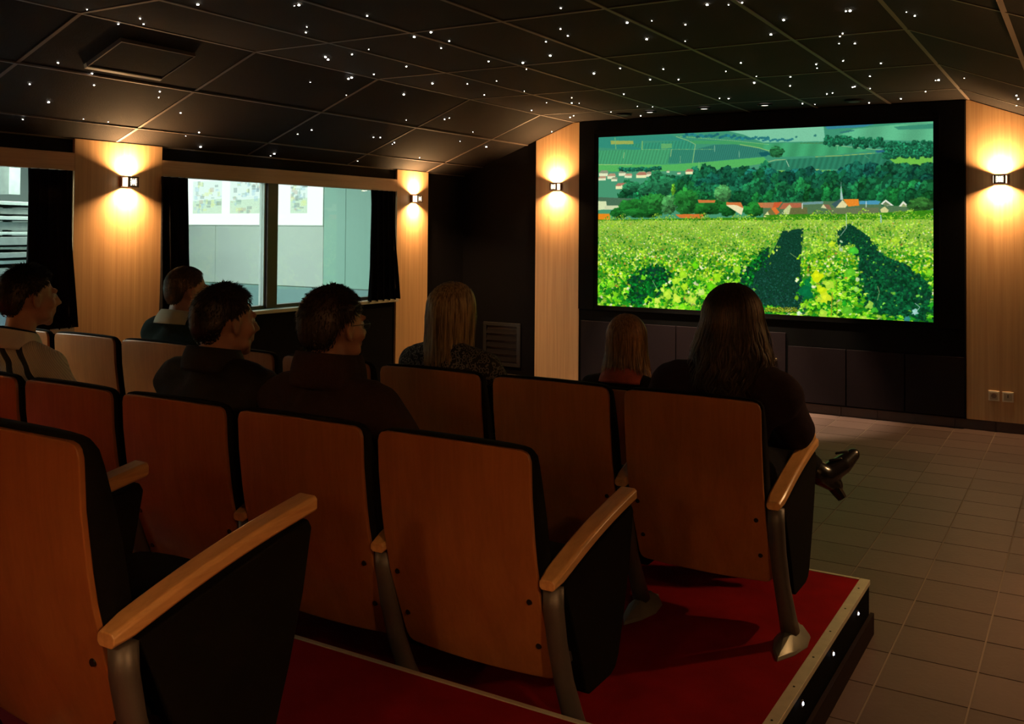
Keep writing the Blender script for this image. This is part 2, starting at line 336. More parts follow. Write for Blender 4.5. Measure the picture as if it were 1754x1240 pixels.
# ------------------------------------------------------------------ left wall with two windows, wood pillars, valance
TH = .14
WZ0, WZ1, VZ0, VZ1 = .885, 1.945, 1.942, 2.06
wl = MB()
def lw(ya, yb, za, zb, b=wl): b.box(XL-TH, XL, ya, yb, za, zb)
lw(YB, YE, -.02, WZ0); lw(YB, YE, WZ1+.03, ZS+.05)
lw(YB, .72, WZ0, WZ1+.03); lw(3.95, 4.70, WZ0, WZ1+.03); lw(7.42, YE, WZ0, WZ1+.03)
wl.build('wall_left', M['wall'], **ST)
pt = .022
for i, (ya, yb) in enumerate([(.02, .72), (3.97, 4.673), (7.435, 7.948)]):
    box('trim_%d' % (i+1), M['beech'], XL, XL+pt, ya, yb, .08, ZS+.002, bevel=.002, **ST)
for i, (ya, yb) in enumerate([(.72, 3.97), (4.673, 7.435)]):
    box('trim_%d' % (i+4), M['valance'], XL, XL+.0225, ya, yb, VZ0, VZ1, bevel=.003, **ST)
    w = box('window_%d' % (i+1), M['frame'], XL-.09, XL-.03, ya, yb, WZ0+.025, WZ0+.055, **ST)
    ym = [(2.3, 2.41)], [(5.763, 5.877)]
    f = MB(); f.box(XL-.09, XL-.03, ya, yb, WZ1+.0, WZ1+.04); f.build('head_frame', M['frame'], w)
    ms = [ya-.0] + [ym[i][0][0]] + [ym[i][0][1]] + [yb]
    MB().box(XL-.10, XL-.012, ms[1], ms[2], WZ0+.03, WZ1+.03).build('mullion', M['frame'], w, bevel=.003)
    MB().box(XL-.088, XL-.035, ms[1]-.022, ms[1]-.008, WZ0+.055, WZ1).build('mullion_strip', M['alu'], w)
    for a in (ya, yb-.04): MB().box(XL-.09, XL-.03, a, a+.04, WZ0+.055, WZ1).build('side_frame', M['frame'], w)
    MB().box(XL-.088, XL-.035, yb-.065, yb-.052, WZ0+.055, WZ1).build('frame_strip', M['alu'], w)
    for a, b_ in ((ms[0]+.04, ms[1]-.022), (ms[2], ms[3]-.065)): MB().box(XL-.064, XL-.058, a, b_, WZ0+.055, WZ1).build('pane', M['glass'], w)
    MB().box(XL-.03, XL+.055, ya, yb, WZ0-.005, WZ0+.024).build('window_sill', M['sill'], w, bevel=.003)

# ------------------------------------------------------------------ screen wall
we = MB(); we.prism([(XL-TH, -.02), (XRW+TH, -.02), (XRW+TH, ZC-(XRW+TH-XR)*SL+.05), (XR, ZC+.05), (XA, ZC+.05), (XL-TH, ZS-.03)], YE, YE+.14, 'y')
we.build('wall_end', M['wall'], **ST)
def zc_at(x): return ZC - max(0, XA-x)*SL - max(0, x-XR)*SL - .006
PX = [(-4.875, -4.372), (-.862, XRW)]
for i, (xa, xb) in enumerate(PX):
    poly = [(xa, .082), (xb, .082), (xb, zc_at(xb))] + ([(XA, zc_at(XA))] if xa < XA < xb else []) + ([(XR, zc_at(XR))] if xa < XR < xb else []) + [(xa, zc_at(xa))]
    MB().prism(poly, YE-.022, YE, 'y').build('trim_%d' % (i+6), M['beech'], bevel=.0015, **ST)
# right and rear walls (behind / beside the camera)
box('wall_right', M['wall'], XRW, XRW+TH, YB, YE, -.02, ZC-(XRW-XR)*SL+.05, **ST)
box('wall_rear', M['wall'], XL-TH, XRW+TH, YB-TH, YB, -.02, ZC+.08, **ST)
for i, (ya, yb) in enumerate([(.3, 1.0), (3.97, 4.67)]):
    box('trim_%d' % (i+8), M['beech'], XRW-pt, XRW, ya, yb, .08, ZC-(XRW-XR)*SL, bevel=.002, **ST)
for i, xx in enumerate((-3.4, -.9)):
    box('trim_%d' % (i+10), M['beech'], xx-.3, xx+.3, YB, YB+pt, .08, ZC-.01, bevel=.002, **ST)
# skirting of tiles along the screen wall
bs = box('baseboard_end', M['grout'], XL, XRW, YE-.006, YE-.0005, 0, .08, **ST)
for i in range(-18, 4):
    x0, x1 = X0t+px*i, X0t+px*(i+1)
    if x0 < XL: continue
    x1 = min(x1, XRW)
    MB().box(x0+.003, x1-.003, YE-.016, YE-.004, .003, .079).build('skirting_tile', M['tile'], bs)
# vent grille low on the black wall
vg = empty('vent_grille', (-5.277, YE, .385), 0, 'dark slatted vent grille low on the black wall left of the wood panel', 'vent')
mb = MB(); mb.box(-.225, .225, -.02, 0, -.225, -.19).box(-.225, .225, -.02, 0, .19, .225).box(-.225, -.185, -.02, 0, -.19, .19).box(.185, .225, -.02, 0, -.19, .19)
mb.build('vent_frame', plain('dark vent frame', (.012, .010, .010), .5), vg, bevel=.002)
box('backing', M['dark'], -.185, .185, -.004, -.001, -.19, .19, vg)
for k in range(5):
    z = .135-.07*k
    MB().prism([(-.024, z-.025), (-.020, z-.027), (-.004, z+.022), (-.008, z+.024)], -.184, .184, 'x').build('slat', M['vent'], vg)
# built-in cupboards under the screen
CF = .05
cup = empty('built_in_cupboard', (-2.6, YE, 0), 0, 'dark plum built-in cupboard with flat doors running below the cinema screen', 'cupboard')
def ccb(name, x0, x1, z0, z1, y0_, y1_, m_): return box(name, m_, x0+2.6, x1+2.6, y0_, y1_, z0, z1, cup, bevel=.002)
ccb('carcass', -4.365, -.868, .085, .80, -.038, -.001, M['bezel'])
d = ccb('door', -4.33, -3.34, .10, .688, -.056, -.038, M['cupboard'])
d = ccb('door', -3.33, -2.31, .10, .688, -.056, -.038, M['cupboard'])
mbh = MB(); mbh.tube([(.21, -.058, .44), (.21, -.09, .445)], .009, 10); mbh.tube([(.16, -.088, .435), (.19, -.09, .452), (.225, -.088, .458)], [.007, .010, .007], 8); mbh.build('handle', M['brass'], d, smooth=True)
ccb('door', -2.29, -1.80, .095, .575, -.048, -.038, M['cupboard'])
ccb('door', -1.79, -1.33, .095, .575, -.048, -.038, M['cupboard'])
ccb('door', -1.32, -.875, .095, .575, -.048, -.038, M['cupboard'])

# sockets
for x, lab in ((-.662, 'left white wall socket with a round recess, low beside the screen'), (-.562, 'right white wall plate with an upright slot, low beside the screen')):
    s = empty('wall_socket' if x < -.6 else 'antenna_outlet', (x, YE-.022, .285), 0, lab, 'socket')
    MB().box(-.04, .04, -.009, 0, -.04, .04).build('plate', M['white'], s, bevel=.003)
    MB().box(-.029, .029, -.011, -.009, -.029, .029).build('insert', plain('socket insert', (.50, .41, .29), .4), s, bevel=.001)
    if x < -.6:
        mb = MB(); mb.tube([(0, -.011, .002), (0, -.0125, .002)], .02, 16, ref=Vector((1, 0, 0))); mb.build('recess', plain('socket recess', (.22, .15, .12), .5), s)
        mb = MB(); mb.tube([(0, -.0125, .009), (0, -.02, .009)], .003, 8, ref=Vector((1, 0, 0))); mb.build('pin', M['brass'], s)
    else: box('slot', M['dark'], -.003, .003, -.0125, -.011, -.008, .018, s)

# ------------------------------------------------------------------ wall lamps
def lamp(x, y, z, rz, lab, k=1.):
    """local: -y is out of the wall"""
    L = empty('wall_lamp', (x, y, z), rz, lab, 'wall lamp', 'wall lamps on the wood panels')
    MB().box(-.05, .05, -.012, 0, -.036, .036).build('backplate', M['lamp_metal'], L)
    MB().box(-.046, .046, -.074, -.014, -.030, .030).build('glass_block', M['lamp_side'], L, bevel=.003)
    fr = MB(); fy0, fy1 = -.083, -.076
    W = .043; H = .037
    fr.box(-W, W, fy0, fy1, H-.012, H).box(-W, W, fy0, fy1, -H, -H+.012).box(-W, -W+.014, fy0, fy1, -H+.009, H-.009).box(W-.014, W, fy0, fy1, -H+.009, H-.009)
    for k in (-1, 1):
        for j in (-1, 1):
            fr.prism([(k*(W-.010), j*.0035), (k*(W-.010), j*.011), (k*.010, j*.0065)], fy0, fy1, 'y')
            fr.prism([(k*(W-.010), j*.0150), (k*(W-.010), j*.0250), (k*.015, j*.0155)], fy0, fy1, 'y')
            fr.prism([(k*.004, j*(H-.009)), (k*.011, j*(H-.009)), (k*.006, j*.013)], fy0, fy1, 'y')
    fr.build('front_plate', M['lamp_metal'], L)
    box('glow', M['lamp_glass'], -.036, .036, -.0755, -.0745, -.03, .03, L)
    for sx in (-1, 1): MB().box(sx*.052-.002, sx*.052+.002, -.030, -.012, -.032, .032).build('side_fin', M['lamp_metal'], L)
    R = Euler((0, 0, rz)).to_matrix()
    for dz, rx, w in ((.036, PI, LAMP_UP), (-.036, 0, LAMP_DOWN)):
        p = Vector((x, y, z)) + R @ Vector((0, -.040, dz))
        a = area('lamp_beam', p, (0, 0, 0), .075, .045, w*k, LAMP_COL, math.radians(142))
        a.rotation_euler = (rx, 0, rz if rx == 0 else -rz if False else rz)
    p = Vector((x, y, z)) + R @ Vector((0, -.10, 0))
    a = area('lamp_front_glow', p, (PI/2, 0, rz), .07, .06, LAMP_OUT*k, LAMP_COL)
    # aims out of the wall: area lights shine along local -z, so tip it over
    a.rotation_euler = (-PI/2, 0, rz)
lamp(XL+pt, 4.37, 1.885, PI/2, 'glowing wall lamp on the wood pillar between the two left windows')
lamp(XL+pt, 7.70, 1.88, PI/2, 'glowing wall lamp on the narrow wood pillar at the far end of the left wall')
lamp(-4.628, YE-.022, 2.018, 0, 'glowing wall lamp on the wood panel left of the screen')
lamp(-.612, YE-.022, 2.01, 0, 'glowing wall lamp on the wood panel right of the screen')
lamp(XRW-pt, 4.32, 1.88, -PI/2, 'wall lamp on the right wall pillar beside the tiled aisle', .34)
lamp(XRW-pt, .65, 1.88, -PI/2, 'wall lamp on the right wall pillar behind the camera', .38)
lamp(XL+pt, .37, 1.88, PI/2, 'wall lamp on the left wall pillar beside the back rows', .55)
lamp(-.9, YB+pt, 1.95, PI, 'wall lamp on the rear wall, right one', .55)

# ------------------------------------------------------------------ curtains
def curtain(y0_, y1_, z0, z1, lab, folds=7, flare0=0., flare1=0.):
    mb = MB(); nu, nv = folds*8, 14; vs_ = []
    for side in (0, 1):
        for j in range(nv+1):
            t = j/nv; z = z1+(z0-z1)*t
            a, b_ = y0_+flare0*t*t, y1_+flare1*t*t
            for i in range(nu+1):
                u = i/nu; amp = .018+.010*t
                ph = u*folds*2*PI + .6*math.sin(3*t+u*5)
                xx = XL+.045+amp*math.sin(ph)+.004*math.sin(ph*2.3+t*4)-side*.003
                vs_.append((xx, a+(b_-a)*u+.008*math.cos(ph), z + (.006*math.sin(ph+1) if j == nv else 0)))
    n = (nu+1)*(nv+1)
    fs = [(j*(nu+1)+i, j*(nu+1)+i+1, (j+1)*(nu+1)+i+1, (j+1)*(nu+1)+i) for j in range(nv) for i in range(nu)]
    fs += [tuple(n+k for k in f[::-1]) for f in fs]
    fs += [(i, n+i, n+i+1, i+1) for i in range(nu)] + [(nv*(nu+1)+i, nv*(nu+1)+i+1, n+nv*(nu+1)+i+1, n+nv*(nu+1)+i) for i in range(nu)]
    mb.add(vs_, fs); o = mb.build('curtain', M['curtain'], smooth=True)
    return tag(o, lab, 'curtain', 'black curtains at the left windows')
curtain(3.625, 3.93, .905, 1.94, 'black curtain gathered at the right side of the nearest left window', 5, -.02, .055)
curtain(4.64, 4.89, .905, 1.94, 'black curtain gathered beside the lamp pillar at the left side of the middle window', 4, 0, .03)
curtain(7.005, 7.375, .90, 1.94, 'black curtain hanging at the right side of the middle window', 5, -.03, .07)

# ------------------------------------------------------------------ the next room seen through the windows
box('floor_next_room', M['room_floor'], -12.5, XL-TH, 1.5, 8.8, -.1, 0, **ST)
box('ceiling_next_room', M['room_wall'], -12.5, XL-TH, 1.5, 8.8, 2.75, 2.85, **ST)
wn = box('wall_next_room', M['room_wall'], -12.6, XL-TH, 8.66, 8.76, 0, 2.75, **ST)
for x0, x1, m_ in ((-12.5, -11.0, 'room_wall'), (-11.0, -9.607, 'room_wall'), (-9.607, -8.6, 'room_wall'), (-8.6, -7.78, 'room_wall'), (-7.78, -7.44, 'room_wall_off_spill'), (-7.44, -5.95, 'room_wall_off_spill')):  # pale and green panels paint the board's light spill and where it ends
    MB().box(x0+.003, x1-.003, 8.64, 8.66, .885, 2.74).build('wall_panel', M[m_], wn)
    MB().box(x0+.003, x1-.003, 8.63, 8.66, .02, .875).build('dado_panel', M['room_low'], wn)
box('wall_next_room_side', M['room_wall'], -12.6, -12.5, 1.5, 8.66, 0, 2.75, **ST)
box('wall_next_room_back', M['room_wall'], -12.6, XL-TH, 1.4, 1.5, 0, 2.75, **ST)
# a stack of boards and a pale box beyond the nearest window
rk = empty('timber_rack', (-8.6, 5.3, 0), .35, 'rack of stacked white and grey boards seen through the nearest left window', 'rack')
for z, t_, m_, nm in ((1.16, .05, 'shelf_grey', 'board'), (1.245, .03, 'shelf_white', 'board'), (1.30, .045, 'shelf_grey', 'board'), (1.372, .02, 'shelf_white', 'board'), (1.41, .07, 'shelf_grey', 'board'),
                      (1.50, .025, 'shelf_white', 'board'), (1.54, .07, 'shelf_grey', 'board'), (1.63, .03, 'shelf_white', 'board'), (1.68, .05, 'shelf_grey', 'board'), (1.76, .03, 'shelf_white', 'board')):
    sh = random.uniform(-.05, .05)
    MB().box(-.55+sh, .4+sh, -.8, .62+sh, z, z+t_).build(nm, M[m_], rk, bevel=.004)
for x in (-.45, .3):
    for y in (-.7, .5): MB().box(x-.03, x+.03, y-.03, y+.03, 0, 1.80).build('post', M['shelf_grey'], rk)
tag(box('packing_box', M['pale_blue'], -7.9, -7.1, 3.9, 5.0, 0, 1.14, bevel=.01), 'pale blue box standing before the rack of boards in the next room', 'box')
tag(box('ceiling_beam', M['shelf_grey'], -9.6, -9.4, 5.75, 5.87, 1.9, 2.75), 'pale timber post under the ceiling beyond the nearest left window', 'post')
# ------------------------------------------------------------------ the projected picture, painted pixel by pixel (a flat print, shown on the flat screen)
class Canvas:
    def __init__(s, w, h, quad):
        s.w, s.h = w, h; s.a = np.zeros((h, w, 3), np.float32); s.n = np.random.RandomState(3)
        A = []; B = []
        for (x, y), (u, v) in zip(quad, ((0, 0), (w, 0), (w, h), (0, h))):
            A.append([x, y, 1, 0, 0, 0, -u*x, -u*y]); B.append(u); A.append([0, 0, 0, x, y, 1, -v*x, -v*y]); B.append(v)
        s.H = np.append(np.linalg.solve(np.array(A, float), np.array(B, float)), 1).reshape(3, 3)
    def T(s, pts):
        p = np.c_[np.array(pts, float), np.ones(len(pts))] @ s.H.T; return p[:, :2]/p[:, 2:]
    def mask(s, q):
        q = np.asarray(q); x0, y0 = np.floor(q.min(0)).astype(int)-1; x1, y1 = np.ceil(q.max(0)).astype(int)+1
        x0, y0, x1, y1 = max(x0, 0), max(y0, 0), min(x1, s.w), min(y1, s.h)
        if x1 <= x0 or y1 <= y0: return None
        X, Y = np.meshgrid(np.arange(x0, x1)+.5, np.arange(y0, y1)+.5); m_ = np.zeros(X.shape, bool)
        for i in range(len(q)):
            (ax, ay), (bx, by) = q[i], q[(i+1) % len(q)]
            if ay == by: continue
            c_ = ((ay > Y) != (by > Y)) & (X < (bx-ax)*(Y-ay)/(by-ay)+ax); m_ ^= c_
        return x0, y0, x1, y1, m_
    def poly(s, pts, c, noise=0, raw=False, rows=0, alpha=1):
        q = pts if raw else s.T(pts); r = s.mask(q)
        if r is None: return
        x0, y0, x1, y1, m_ = r; c = np.array(c, np.float32)
        t = np.broadcast_to(c, m_.shape+(3,)).copy()
        if noise: t *= 1+noise*s.n.randn(*m_.shape, 1).astype(np.float32)
        if rows: t *= (1+.07*np.sin((np.arange(x0, x1)[None, :, None]+.3*np.arange(y0, y1)[:, None, None])*rows))
        sub = s.a[y0:y1, x0:x1]; sub[m_] = sub[m_]*(1-alpha)+t[m_]*alpha
    def blob(s, x, y, rx, ry, c, ang=0, raw=False, jag=.18, alpha=1, noise=.06):
        (cx_, cy_), = s.T([(x, y)]) if not raw else [(x, y)]; n = 14; t = np.arange(n)*2*PI/n
        k = 1+jag*s.n.randn(n); ex, ey = rx*2*k*np.cos(t), ry*1.9*k*np.sin(t)
        s.poly(np.c_[cx_+ex*math.cos(ang)-ey*math.sin(ang), cy_+ex*math.sin(ang)+ey*math.cos(ang)], c, noise, raw=True, alpha=alpha)
    def tree(s, x, y, rx, ry, c, n=60):
        """a crown: many small leafy tufts, lit on its upper left"""
        s.blob(x, y, rx, ry, np.array(c)*.62, jag=.08)
        for _ in range(n):
            a, r = s.n.rand()*2*PI, math.sqrt(s.n.rand()); dx, dy = math.cos(a)*r, math.sin(a)*r
            k = .82+.42*(-dx*.35-dy*.65)+.12*s.n.randn()
            s.blob(x+dx*rx*.95, y+dy*ry*.95, rx*.16+.7, ry*.12+.7, np.clip(np.array(c)*k, 0, 255), jag=.3)
    def image(s, name):
        a = s.a[::-1]/255.; a = np.clip(a, 0, 1)
        im = bpy.data.images.new(name, s.w, s.h); px_ = np.ones((s.h, s.w, 4), np.float32); px_[..., :3] = a
        im.pixels.foreach_set(px_.ravel()); im.update(); im.pack(); return im
def paint_screen():
    cv = Canvas(1146, 621, [(1027, 234), (1600, 210), (1600, 552), (1027, 522)]); R_ = cv.n
    A = lambda *p: [(1020+x/5.847, 200+y/5.847) for x, y in p]
    B = lambda *p: [(1310+x/5.847, 200+y/5.847) for x, y in p]
    A2 = lambda *p: [(1020+x/5.847, 350+y/5.847) for x, y in p]
    B2 = lambda *p: [(1310+x/5.847, 350+y/5.847) for x, y in p]
    cv.a[:] = (72, 150, 112)
    cv.poly(A((0, 100), (1754, 100))+B((0, 60), (1754, 40), (1754, 430), (0, 430))+A((0, 560)), (62, 146, 112), .03)
    # far hills
    cv.poly(A((1250, 120), (1754, 100))+B((600, 80), (620, 250), (0, 260))+A((1500, 180)), (122, 196, 158), .03)
    cv.poly(B((600, 85), (1200, 60), (1000, 110), (640, 130)), (52, 128, 148), .05)
    cv.poly(B((640, 240), (900, 130), (1700, 50), (1700, 260), (900, 230)), (92, 178, 132), .03, rows=.05)
    cv.poly(B((1300, 110), (1700, 80), (1700, 130), (1350, 140)), (58, 140, 112), .03)
    for x, y in ((800, 160), (870, 148), (830, 155)): cv.blob(*B((x, y))[0], 6, 1.3, (52, 118, 112))
    # striped vineyards on the slopes
    cv.poly(A((40, 190), (760, 175), (920, 235), (480, 235), (480, 330), (40, 300)), (50, 140, 118), .03)
    cv.poly(A((40, 330), (760, 320), (760, 470), (40, 470)), (66, 155, 105), .03, rows=.5)
    cv.poly(A((320, 270), (1010, 230), (1000, 330), (480, 320)), (52, 142, 110), .03, rows=.5)
    cv.poly(A((770, 320), (1000, 330), (985, 465), (740, 462)), (50, 130, 104), .03, rows=.8)
    cv.poly(A((1010, 325), (1200, 280), (1460, 275), (1754, 345))+B((40, 370), (0, 400))+A((1440, 420), (1000, 462)), (48, 122, 104), .03, rows=.8)
    cv.poly(A((960, 235), (1350, 240), (1754, 270), (1754, 330), (1400, 275), (1010, 270)), (66, 156, 96), .03)
    cv.poly(B((0, 270), (380, 262), (700, 290), (1100, 345), (700, 390), (200, 405), (0, 320)), (64, 158, 106), .03, rows=.1)
    cv.poly(A((40, 470), (760, 475), (1150, 450), (1700, 405), (1754, 460), (1500, 500), (1100, 540), (40, 545)), (84, 178, 92), .04)
    cv.poly(B((0, 470), (240, 430), (780, 400), (1180, 375), (1350, 490), (900, 530), (0, 535)), (44, 122, 92), .03, rows=.35)
    cv.poly(B((1230, 410), (1690, 405), (1690, 540), (1100, 600), (700, 560), (1340, 500)), (112, 190, 72), .04)
    cv.poly(B((0, 540), (700, 540), (560, 590), (0, 620)), (122, 186, 80), .04)
    cv.poly(A((160, 232), (390, 234), (392, 268), (165, 270)), (152, 170, 84), .05)
    cv.poly(A((670, 265), (780, 265), (780, 310), (670, 315)), (96, 170, 104), .05)
    for p, w, c in ((A((820, 195), (940, 235), (1015, 275), (1000, 370), (985, 462)), .9, (162, 198, 122)), (A((860, 195), (1400, 240), (1754, 280)), .7, (140, 196, 120)),
                    (A((1460, 278), (1650, 312), (1754, 345))+B((60, 335)), 1.3, (150, 194, 108)), (A((775, 320), (765, 400)), 1.1, (158, 190, 120)), (A((480, 235), (478, 325)), 1.8, (128, 182, 104)),
                    (A((205, 200), (215, 320)), 1.2, (124, 184, 110)), (A((300, 350), (290, 410)), 1, (160, 200, 130)), (A((470, 322), (1200, 325)), .6, (128, 186, 116)), (A((40, 472), (380, 476)), .9, (170, 212, 120)),
                    (A((865, 390), (862, 460)), .6, (150, 190, 140)), (A((1208, 285), (1208, 350)), .6, (140, 190, 150)), (A((1453, 340), (1455, 410)), .8, (140, 190, 150)), (A((1052, 450), (1052, 525)), .6, (180, 210, 150)),
                    (B((0, 470), (120, 435), (230, 430)), 1, (168, 190, 124)), (B((230, 440), (258, 505)), .9, (210, 230, 190)), (B((520, 405), (780, 395), (1110, 372)), .9, (170, 190, 90)),
                    (B((700, 290), (1110, 335), (1215, 342)), 1, (150, 200, 140)), (B((320, 535), (560, 533)), .8, (196, 210, 130)), (B((740, 270), (740, 340)), .4, (150, 200, 150)), (B((1010, 395), (1060, 430)), .5, (120, 180, 120))):
        for (x0, y0), (x1, y1) in zip(p[:-1], p[1:]):
            L = math.hypot(x1-x0, y1-y0) or 1; nx, ny = -(y1-y0)/L*w/2, (x1-x0)/L*w/2
            cv.poly([(x0+nx, y0+ny), (x1+nx, y1+ny), (x1-nx, y1-ny), (x0-nx, y0-ny)], c, .05)
    for x in range(900, 1560, 28): cv.blob(*A((x, 185+R_.randint(-14, 14)+max(0, x-1200)*.1))[0], 3.5, 2.6, np.array((34, 112, 116))*R_.uniform(.85, 1.2))
    for x in range(1560, 1754, 30): cv.blob(*A((x, 215+R_.randint(-8, 8)))[0], 3, 2.6, (40, 116, 118))
    for x in range(0, 300, 24): cv.blob(*B((x, 235+R_.randint(-10, 10)))[0], 3, 2, (44, 122, 126))
    for x, y in ((330, 205), (520, 192)): cv.blob(*B((x, y))[0], 2.2, 2, (48, 120, 112))
    for x in range(380, 640, 30): cv.blob(*B((x, 268))[0], 2.6, 1, (70, 130, 80))
    for x in range(630, 1700, 34):
        yy = 240 if x < 900 else 265 if x < 1200 else 300
        for k in range(3 if x < 1200 else 6): cv.tree(*B((x+R_.randint(-14, 14), yy-20+k*(26 if x < 1200 else 24)+R_.randint(-14, 14)))[0], 3.6, 4, np.array((34, 128, 86))*R_.uniform(.8, 1.15), 12)
    cv.tree(*B((135, 355))[0], 12, 9.5, (46, 132, 74), 60); cv.blob(*B((20, 375))[0], 8, 4, (22, 92, 92)); cv.blob(*A((1700, 375))[0], 7, 3.5, (22, 92, 92))
    cv.blob(*B((1170, 355))[0], 7, 2.5, (40, 100, 124))
    # village houses, far left
    def house(p, w, h, roof, wall, f=A):
        x, y = p; cv.poly(f((x-w, y), (x, y-h*.9), (x+w, y), (x+w, y+h), (x-w, y+h)), wall, .06); cv.poly(f((x-w-6, y), (x-w*.4, y-h), (x+w*.9, y-h), (x+w+8, y)), roof, .06)
    for x, y, w, h in ((90, 560, 45, 30), (170, 590, 40, 28), (280, 560, 35, 28), (340, 585, 36, 22), (470, 575, 48, 30), (545, 570, 26, 26), (605, 555, 20, 20), (75, 610, 40, 22), (200, 620, 30, 20), (740, 545, 14, 12), (850, 562, 18, 10), (950, 545, 34, 26)):
        house((x, y), w, h, (196-R_.randint(60), 150, 120), (225, 232, 190))
    # the wood behind the village
    for row, (base, c, n) in enumerate((((520), (36, 122, 84), 44), ((600), (30, 112, 70), 44), ((690), (36, 124, 66), 44), ((780), (34, 128, 62), 44))):
        for i in range(n):
            t = i/n; fx = t*3450; x = fx if fx < 1754 else fx-1754+30; f = A if fx < 1754 else B
            if f is A and x < (1000 if row == 0 else 560 if row == 1 else 300): continue
            y = base + R_.randint(-28, 28) + (22 if fx > 1754 and row == 0 and x > 0 else 0) + (-20 if fx > 2600 else 0)
            if 1754+480 < fx < 1754+760 and row == 0: y += 30
            cc = np.array(c)*R_.uniform(.66, 1.05)*np.array((.9, 1, R_.uniform(.9, 1.3)))
            cv.tree(*f((x+R_.randint(-20, 20), y+60))[0], R_.uniform(9, 15), R_.uniform(12, 20), cc, 46)
    for x in range(60, 700, 42): cv.tree(*A((x, 520+R_.randint(-10, 10)))[0], 5, 4, np.array((34, 130, 96))*R_.uniform(.8, 1.1), 14) if 260 < x < 660 else None
    for x, y, w, h in ((250, 690, 36, 30), (295, 680, 28, 24), (470, 580, 50, 28), (955, 548, 36, 26)): house((x, y), w, h, (176, 120, 96), (235, 236, 180))
    for x, y, rx, ry in ((380, 700, 16, 10), (520, 720, 13, 12), (620, 640, 14, 18), (700, 680, 17, 20)): cv.tree(*A((x, y))[0], rx, ry, (44, 134, 84), 60)
    cv.tree(*A((795, 730))[0], 3.5, 11, (120, 200, 50), 26)
    # middle: houses among round trees
    cv.poly(A((40, 800), (420, 815), (420, 900), (40, 920)), (74, 110, 84), .06); cv.poly(A((40, 840), (120, 840), (130, 920), (40, 930)), (214, 226, 176), .06)
    cv.poly(A((110, 885), (330, 885), (300, 925), (100, 925)), (206, 214, 170), .05)
    for x, y, rx, ry, c in ((380, 900, 22, 14, (36, 120, 44)), (560, 880, 22, 18, (38, 124, 48)), (640, 860, 16, 16, (44, 130, 52)), (750, 880, 13, 17, (78, 158, 84)), (925, 850, 19, 24, (40, 128, 50)), (1180, 900, 26, 13, (30, 112, 42)),
                            (1290, 770, 14, 14, (84, 166, 90)), (1340, 930, 14, 12, (26, 110, 42)), (1600, 930, 17, 12, (36, 130, 46)), (250, 960, 16, 9, (30, 112, 40)), (480, 960, 34, 8, (30, 110, 40)), (1080, 940, 12, 10, (32, 116, 40))): cv.tree(*A((x, y))[0], rx, ry, c, 110)
    cv.poly(A((40, 965), (155, 965), (160, 1040), (40, 1040)), (232, 138, 30), .05); cv.poly(A((815, 975), (1095, 972), (1100, 1030), (860, 1010)), (214, 118, 50), .08)
    cv.poly(A((1040, 830), (1220, 835), (1210, 860), (1050, 862)), (206, 120, 60), .06); cv.poly(A((1325, 855), (1470, 860), (1500, 915), (1480, 985), (1330, 890)), (236, 226, 176), .05); cv.poly(A((1325, 855), (1475, 858), (1500, 918), (1430, 885), (1325, 882)), (208, 118, 62), .06)
    cv.poly(A((1640, 860), (1754, 862), (1754, 920), (1670, 910)), (196, 120, 70), .07); cv.poly(A((1700, 1010), (1735, 950), (1754, 960), (1754, 1020)), (222, 220, 150), .05)
    # village right
    cv.poly(B((0, 860), (600, 850), (960, 845), (1160, 850), (1180, 900), (1600, 900), (1650, 1000), (0, 1010)), (82, 116, 78), .06)
    for p, c in ((((0, 862), (110, 862), (100, 915), (0, 915)), (186, 120, 76)), (((110, 858), (195, 855), (150, 915), (95, 910)), (204, 92, 50)), (((200, 865), (380, 865), (385, 925), (160, 925)), (178, 102, 70)),
                 (((390, 860), (600, 850), (600, 875), (400, 885)), (110, 150, 150)), (((10, 990), (45, 950), (80, 1020), (0, 1020)), (226, 222, 150)), (((75, 920), (120, 905), (165, 960), (130, 985)), (222, 116, 52)), (((45, 950), (80, 920), (130, 985), (100, 1010)), (120, 110, 60)),
                 (((200, 945), (265, 880), (290, 920), (270, 995), (215, 990)), (196, 206, 140)), (((275, 915), (440, 910), (445, 995), (255, 995)), (104, 106, 62)), (((250, 990), (720, 990), (700, 1030), (440, 1100), (390, 1100), (340, 1010)), (206, 214, 170)),
                 (((575, 915), (600, 880), (640, 925)), (214, 214, 160)), (((600, 880), (660, 885), (690, 940), (640, 930)), (138, 104, 78)), (((725, 915), (790, 835), (840, 890), (820, 915)), (226, 216, 160)), (((795, 830), (950, 830), (958, 895), (850, 905)), (232, 136, 42)),
                 (((680, 880), (760, 830), (790, 840), (720, 915)), (60, 90, 92)), (((960, 850), (1120, 842), (1170, 855), (1150, 885), (960, 882)), (74, 150, 180)), (((690, 920), (1150, 915), (1150, 985), (640, 990)), (104, 116, 80)), (((1170, 880), (1220, 835), (1300, 895), (1220, 900)), (236, 236, 220)),
                 (((1190, 885), (1220, 855), (1270, 892), (1220, 900)), (110, 130, 90)), (((1350, 905), (1395, 850), (1455, 908)), (232, 232, 212)), (((1372, 908), (1397, 875), (1432, 910)), (150, 170, 110)), (((1165, 935), (1210, 905), (1250, 940), (1240, 975), (1180, 975)), (210, 206, 140)),
                 (((768, 835), (772, 740), (777, 655), (783, 740), (800, 835)), (170, 200, 190)), (((1022, 850), (1030, 850), (1030, 912), (1022, 912)), (230, 235, 230)), (((385, 870), (395, 870), (395, 925), (385, 925)), (230, 230, 220))): cv.poly(B(*p), c, .06)
    cv.tree(*B((1560, 890))[0], 20, 12, (56, 120, 50), 90)
